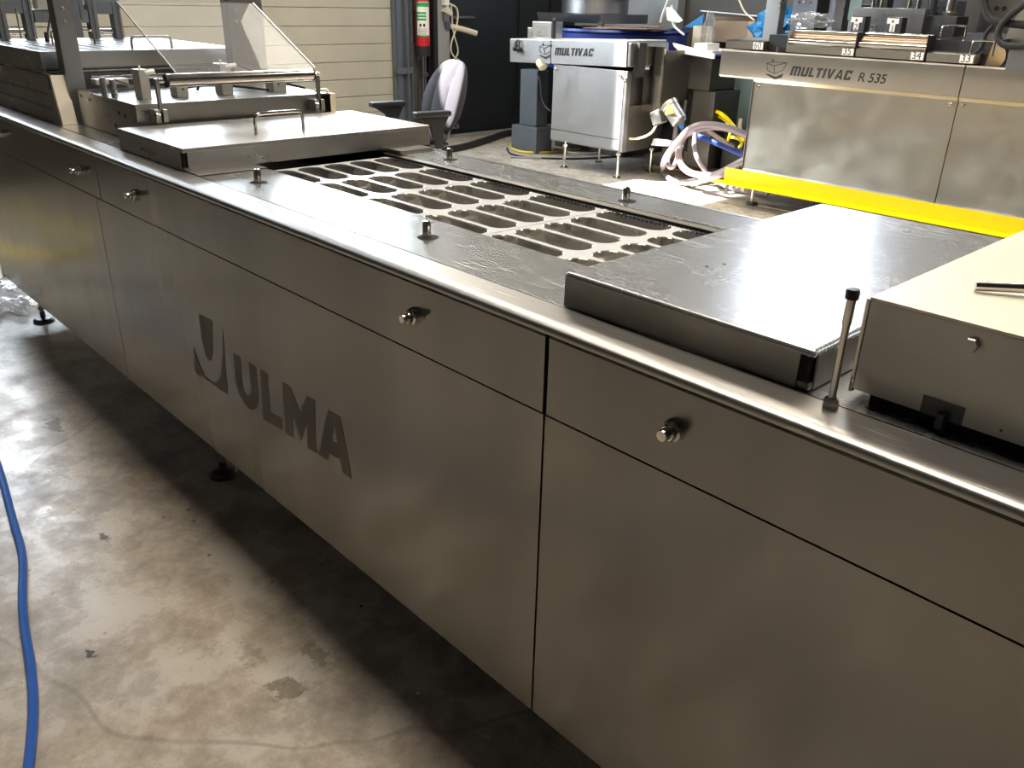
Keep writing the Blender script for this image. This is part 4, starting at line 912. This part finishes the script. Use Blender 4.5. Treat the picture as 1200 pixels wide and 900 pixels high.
tag(MB().tube([(-5.424, 6.200, 1.462), (-5.464, 6.200, 1.372), (-5.492, 6.200, 1.266)], .011).tube([(-5.379, 6.200, 1.419), (-5.348, 6.200, 1.256), (-5.303, 6.200, 1.220), (-5.197, 6.200, 1.165)], .011).build('hanging_cord', 'white'), 'white cord hanging in front of the pale wall panel', 'cord')
tag(MB().prism([(-5.43, 1.40), (-5.36, 1.40), (-5.22, 1.29), (-5.26, 1.27), (-5.40, 1.285)], 1, 6.18, 6.19).build('white_tag', 'sticker'), 'white paper tag hanging on the white cord', 'tag')
tag(MB().box(-6.62, -6.25, 5.32, 5.55, 0, .26, .01).box(-6.55, -6.30, 5.36, 5.52, .26, .80, .01).build('grey_column_stand', 'blue_grey_paint'), 'dark grey stand half hidden behind the small conveyor machine', 'stand')
BX = wthing('junction_box', 'small dark electric box with plug on the floor by the teal board', 'electric box', (-4.25, 5.8, 0))
MB().box(-4.33, -4.12, 5.74, 5.88, .0, .44, .01).build('box_body', 'black', BX)
MB().lathe([(.02, 0), (.02, .09), (.014, .10)], (-4.20, 5.78, .44), n=12).build('plug', 'cream', BX)

# ------------------------------------------------------------------ hoses and cables on the far floor
def hose(name, label, pts, r, mat, cat='hose'): return tag(MB().tube(pts, r, 10, 3).build(name, mat), label, cat)
hose('clear_hose', 'outer loop of thick grey translucent hose by the yellow beam', [(-3.786, 5.300, 0.478), (-4.012, 5.200, 0.552), (-4.179, 5.050, 0.545), (-4.269, 5.000, 0.410), (-4.360, 4.960, 0.264), (-4.808, 5.538, 0.030), (-4.458, 5.208, 0.030), (-4.290, 5.249, 0.030), (-3.828, 4.950, 0.193), (-3.670, 5.100, 0.313)], .027, 'lilac_hose')
hose('clear_hose', 'inner loop of thick grey translucent hose by the yellow beam', [(-3.863, 5.500, 0.418), (-4.068, 5.350, 0.522), (-4.214, 5.200, 0.503), (-4.320, 5.100, 0.430), (-4.296, 5.040, 0.314), (-4.232, 5.020, 0.207), (-4.104, 5.020, 0.156), (-3.911, 5.050, 0.176), (-3.796, 5.100, 0.262), (-3.686, 5.200, 0.354)], .027, 'lilac_hose')
hose('clear_hose', 'grey translucent hose rising to the small conveyor machine', [(-4.601, 5.400, 0.444), (-4.528, 5.300, 0.316), (-4.512, 5.200, 0.212), (-4.457, 5.150, 0.153), (-4.395, 5.150, 0.162), (-4.465, 5.300, 0.253), (-4.547, 5.500, 0.442), (-4.408, 5.500, 0.487), (-4.323, 5.600, 0.389), (-4.186, 5.700, 0.310)], .020, 'lilac_hose')
hose('clear_hose', 'grey translucent hose running down to the floor below the yellow beam', [(-4.215, 5.150, 0.466), (-4.180, 5.100, 0.344), (-4.071, 5.050, 0.248), (-4.231, 5.517, 0.030), (-3.908, 5.347, 0.030), (-3.616, 5.400, 0.030)], .020, 'lilac_hose')
hose('yellow_hose', 'yellow hose arching in front of the teal board', [(-4.456, 5.700, 0.582), (-4.291, 5.600, 0.591), (-4.103, 5.500, 0.527), (-3.992, 5.450, 0.454), (-3.904, 5.400, 0.415)], .016, 'yellow')
hose('yellow_hose', 'thin yellow hose dropping down beside the junction box', [(-4.447, 5.720, 0.553), (-4.273, 5.650, 0.533), (-4.168, 5.600, 0.464), (-4.155, 5.550, 0.370), (-5.156, 7.036, 0.030)], .012, 'yellow')
hose('yellow_hose', 'olive yellow hose coiled low on the floor behind the clear hoses', [(-4.894, 6.960, 0.020), (-4.284, 5.700, 0.385), (-4.066, 5.600, 0.405), (-4.007, 5.550, 0.347), (-4.990, 6.824, 0.020), (-5.212, 6.689, 0.020), (-5.221, 6.408, 0.020)], .014, 'yellow_hose')
for i in range(6):
    hose('floor_cable', ('brown cable in the heap under the clear hoses, nearest the floor patch', 'tan cable in the heap under the clear hoses', 'second tan cable in the heap under the clear hoses', 'dark blue cable crossing the heap under the clear hoses', 'olive cable at the back of the heap under the clear hoses', 'orange cable at the left of the heap under the clear hoses')[i],
         [(-5.05+.06*i, 5.55+.09*i, .02+.012*i), (-4.7, 5.50+.11*i, .025+.012*i), (-4.35, 5.72+.07*i, .03+.02*i), (-3.95, 5.60+.06*i, .025+.012*i)], .013, ('brown', 'gold', 'gold', 'blue_paint', 'yellow_hose', 'copper')[i], 'cable')
hose('blue_pipe', 'blue pipe slanting down from the small conveyor machine', [(-4.654, 5.400, 0.567), (-4.529, 5.400, 0.452)], .022, 'blue_film', 'pipe')
hose('dark_blue_hose', 'dark blue hose lying from the clear hoses towards the large line', [(-4.388, 5.400, 0.411), (-4.131, 5.350, 0.377), (-3.825, 5.300, 0.325)], .022, 'blue_paint')
hose('yellow_cable', 'yellow cable looped on the floor by the small machine legs', [(-6.169, 6.169, 0.012), (-6.174, 5.773, 0.012), (-6.255, 5.290, 0.012), (-6.536, 5.255, 0.012), (-6.884, 5.541, 0.012), (-7.010, 5.893, 0.012), (-6.828, 6.049, 0.012)], .014, 'yellow_hose', 'cable')
hose('pale_cable', 'pale cable looped on the floor beside the yellow cable', [(-5.901, 6.165, 0.012), (-5.872, 5.835, 0.012), (-6.016, 5.631, 0.012), (-6.356, 5.704, 0.012)], .012, 'cream', 'cable')
hose('black_cable', 'black cable curving on the floor in front of the small machine', [(-6.656, 5.294, 0.010), (-6.325, 5.035, 0.010), (-5.972, 5.192, 0.010), (-5.723, 5.543, 0.010), (-5.603, 6.058, 0.010)], .009, 'rubber', 'cable')
hose('grey_cable', 'thin grey cable end lying before the small machine', [(-6.251, 4.967, 0.010), (-6.057, 5.157, 0.010), (-5.873, 5.332, 0.010)], .010, 'grey_paint', 'cable')
hose('black_pipe', 'thick black pipe on the floor along the dark door', [(-6.853, 4.606, 0.030), (-6.894, 4.922, 0.030), (-7.117, 5.413, 0.030), (-7.436, 6.092, 0.030), (-7.311, 6.532, 0.030)], .035, 'rubber', 'pipe')

# ------------------------------------------------------------------ near floor
hose('blue_air_hose', 'shiny blue air hose winding over the concrete at the lower left', [(-4.6, -.62, .0115), (-3.6, -.42, .0115), (-3.0, -.43, .0115), (-2.81, -.452, .0115), (-2.50, -.50, .0115), (-2.30, -.525, .0115), (-2.05, -.60, .0115), (-1.79, -.645, .0115), (-1.60, -.700, .0115), (-1.35, -.80, .0115), (-1.0, -1.1, .0115)], .0112, 'blue_hose')
def flat_loop(name, label, pts, r, mat, cat='hose'): return hose(name, label, pts, r, mat, cat)
flat_loop('yellow_hose', 'yellow hose loop lying on the floor, seen mirrored in the long machine side', [(-7.0, -.1, .016), (-6.3, -.32, .016), (-5.75, -.24, .016), (-5.30, -.40, .016), (-5.25, -.62, .016), (-5.6, -.80, .016), (-6.3, -.62, .016), (-7.0, -.7, .016)], .016, 'yellow')
flat_loop('black_cable', 'black cable on the floor left of the long machine', [(-6.8, -.7, .012), (-5.6, -.55, .012), (-4.9, -.30, .012), (-4.55, -.5, .012), (-4.3, -.9, .012), (-3.6, -1.3, .012)], .011, 'rubber', 'cable')
blob('clear_wrap_scrap', 'crumpled clear plastic film on the floor by the far machine foot', 'plastic wrap', (-4.72, .00, .03), (.30, .14, .035), 'wrap', 21, .9, 4, .8)
rnd = random.Random(4)
for i, (x, y) in enumerate(((-1.185, -.015), (-.985, .02))):
    tag(MB().box(-.004, .004, -.002, .002, 0, .003, 0, Matrix.Translation((x, y, .0003)) @ Matrix.Rotation(.6, 4, 'Z')).build('white_chip', 'sticker'), ('tiny white plastic chip on the dark floor left of the panel seam', 'tiny white plastic chip on the dark floor right of the panel seam')[i], 'chip')

# ------------------------------------------------------------------ machine clutter seen above the large line
RK = wthing('machine_rack', 'dark machine frame with uprights and cross rails standing behind the large line', 'frame', (-3.0, 6.9, 0))
for x in (-3.95, -3.30, -2.72): MB().box(x, x+.09, 6.55, 6.63, 0, 2.3, .004).build('upright', 'dark_steel', RK)
for z, m_ in ((1.18, 'post'), (1.52, 'dark_steel')): MB().box(-3.94, -2.64, 6.53, 6.55, z, z+.10, .003).build('cross_rail', m_, RK)
for i, (x0, x1, y0, y1, z0, z1, m_, l_) in enumerate(((-4.02, -3.80, 6.05, 6.25, 1.20, 1.52, 'dark_steel', 'dark square motor housing behind the leaning portal post'), (-3.62, -3.42, 6.0, 6.2, 1.15, 1.46, 'post', 'grey valve housing behind the crumpled clear wrap'),
        (-3.22, -3.02, 6.0, 6.2, 1.18, 1.58, 'dark_steel', 'dark control housing behind the plate numbered 2'), (-2.86, -2.68, 5.98, 6.16, 1.15, 1.50, 'blue_grey_paint', 'blue grey control housing behind the plate numbered 1'))):
    t = wthing('machine_housing', l_, 'housing', ((x0+x1)/2, (y0+y1)/2, 1.0), 'housings behind the large line')
    MB().box(x0, x1, y0, y1, z0, z1, .006).build('housing_body', m_, t)
    MB().box(x0+.03, x0+.06, y0+.05, y0+.1, 0, z0).build('housing_leg', 'dark_steel', t); MB().box(x1-.06, x1-.03, y0+.05, y0+.1, 0, z0).build('housing_leg', 'dark_steel', t)
    for k in range(3): MB().lathe([(.012, 0), (.012, .008)], (x0+.05+k*.05, y0, z1-.05), (0, -1, 0), 10).build('screw', 'chrome', t)
tag(MB().tube([(-3.52, 5.9, 1.6), (-3.48, 5.92, 1.42), (-3.40, 5.9, 1.33), (-3.28, 5.92, 1.32)], .012).build('cream_cable', 'cream'), 'cream cable curving behind the crumpled clear wrap', 'cable')
tag(MB().tube([(-2.62, 5.7, 1.42), (-2.60, 5.75, 1.55), (-2.55, 5.8, 1.75)], .010).build('thin_black_cable', 'rubber'), 'thin black cable rising behind the dark long cover', 'cable')
for i in range(2):
    t = wthing('pneumatic_cylinder', ('slim vertical cylinder above the plate numbered 34', 'slim vertical cylinder left of the beige cabinet')[i], 'cylinder', (-2.66+.12*i, 5.52, 1.40), 'vertical cylinders on the large line')
    MB().lathe([(.05, 0), (.05, .02), (.028, .03), (.028, .40)], (-2.66+.12*i, 5.52, 1.4005), n=18).build('cylinder_body', ('dark_steel', 'steel')[i], t)
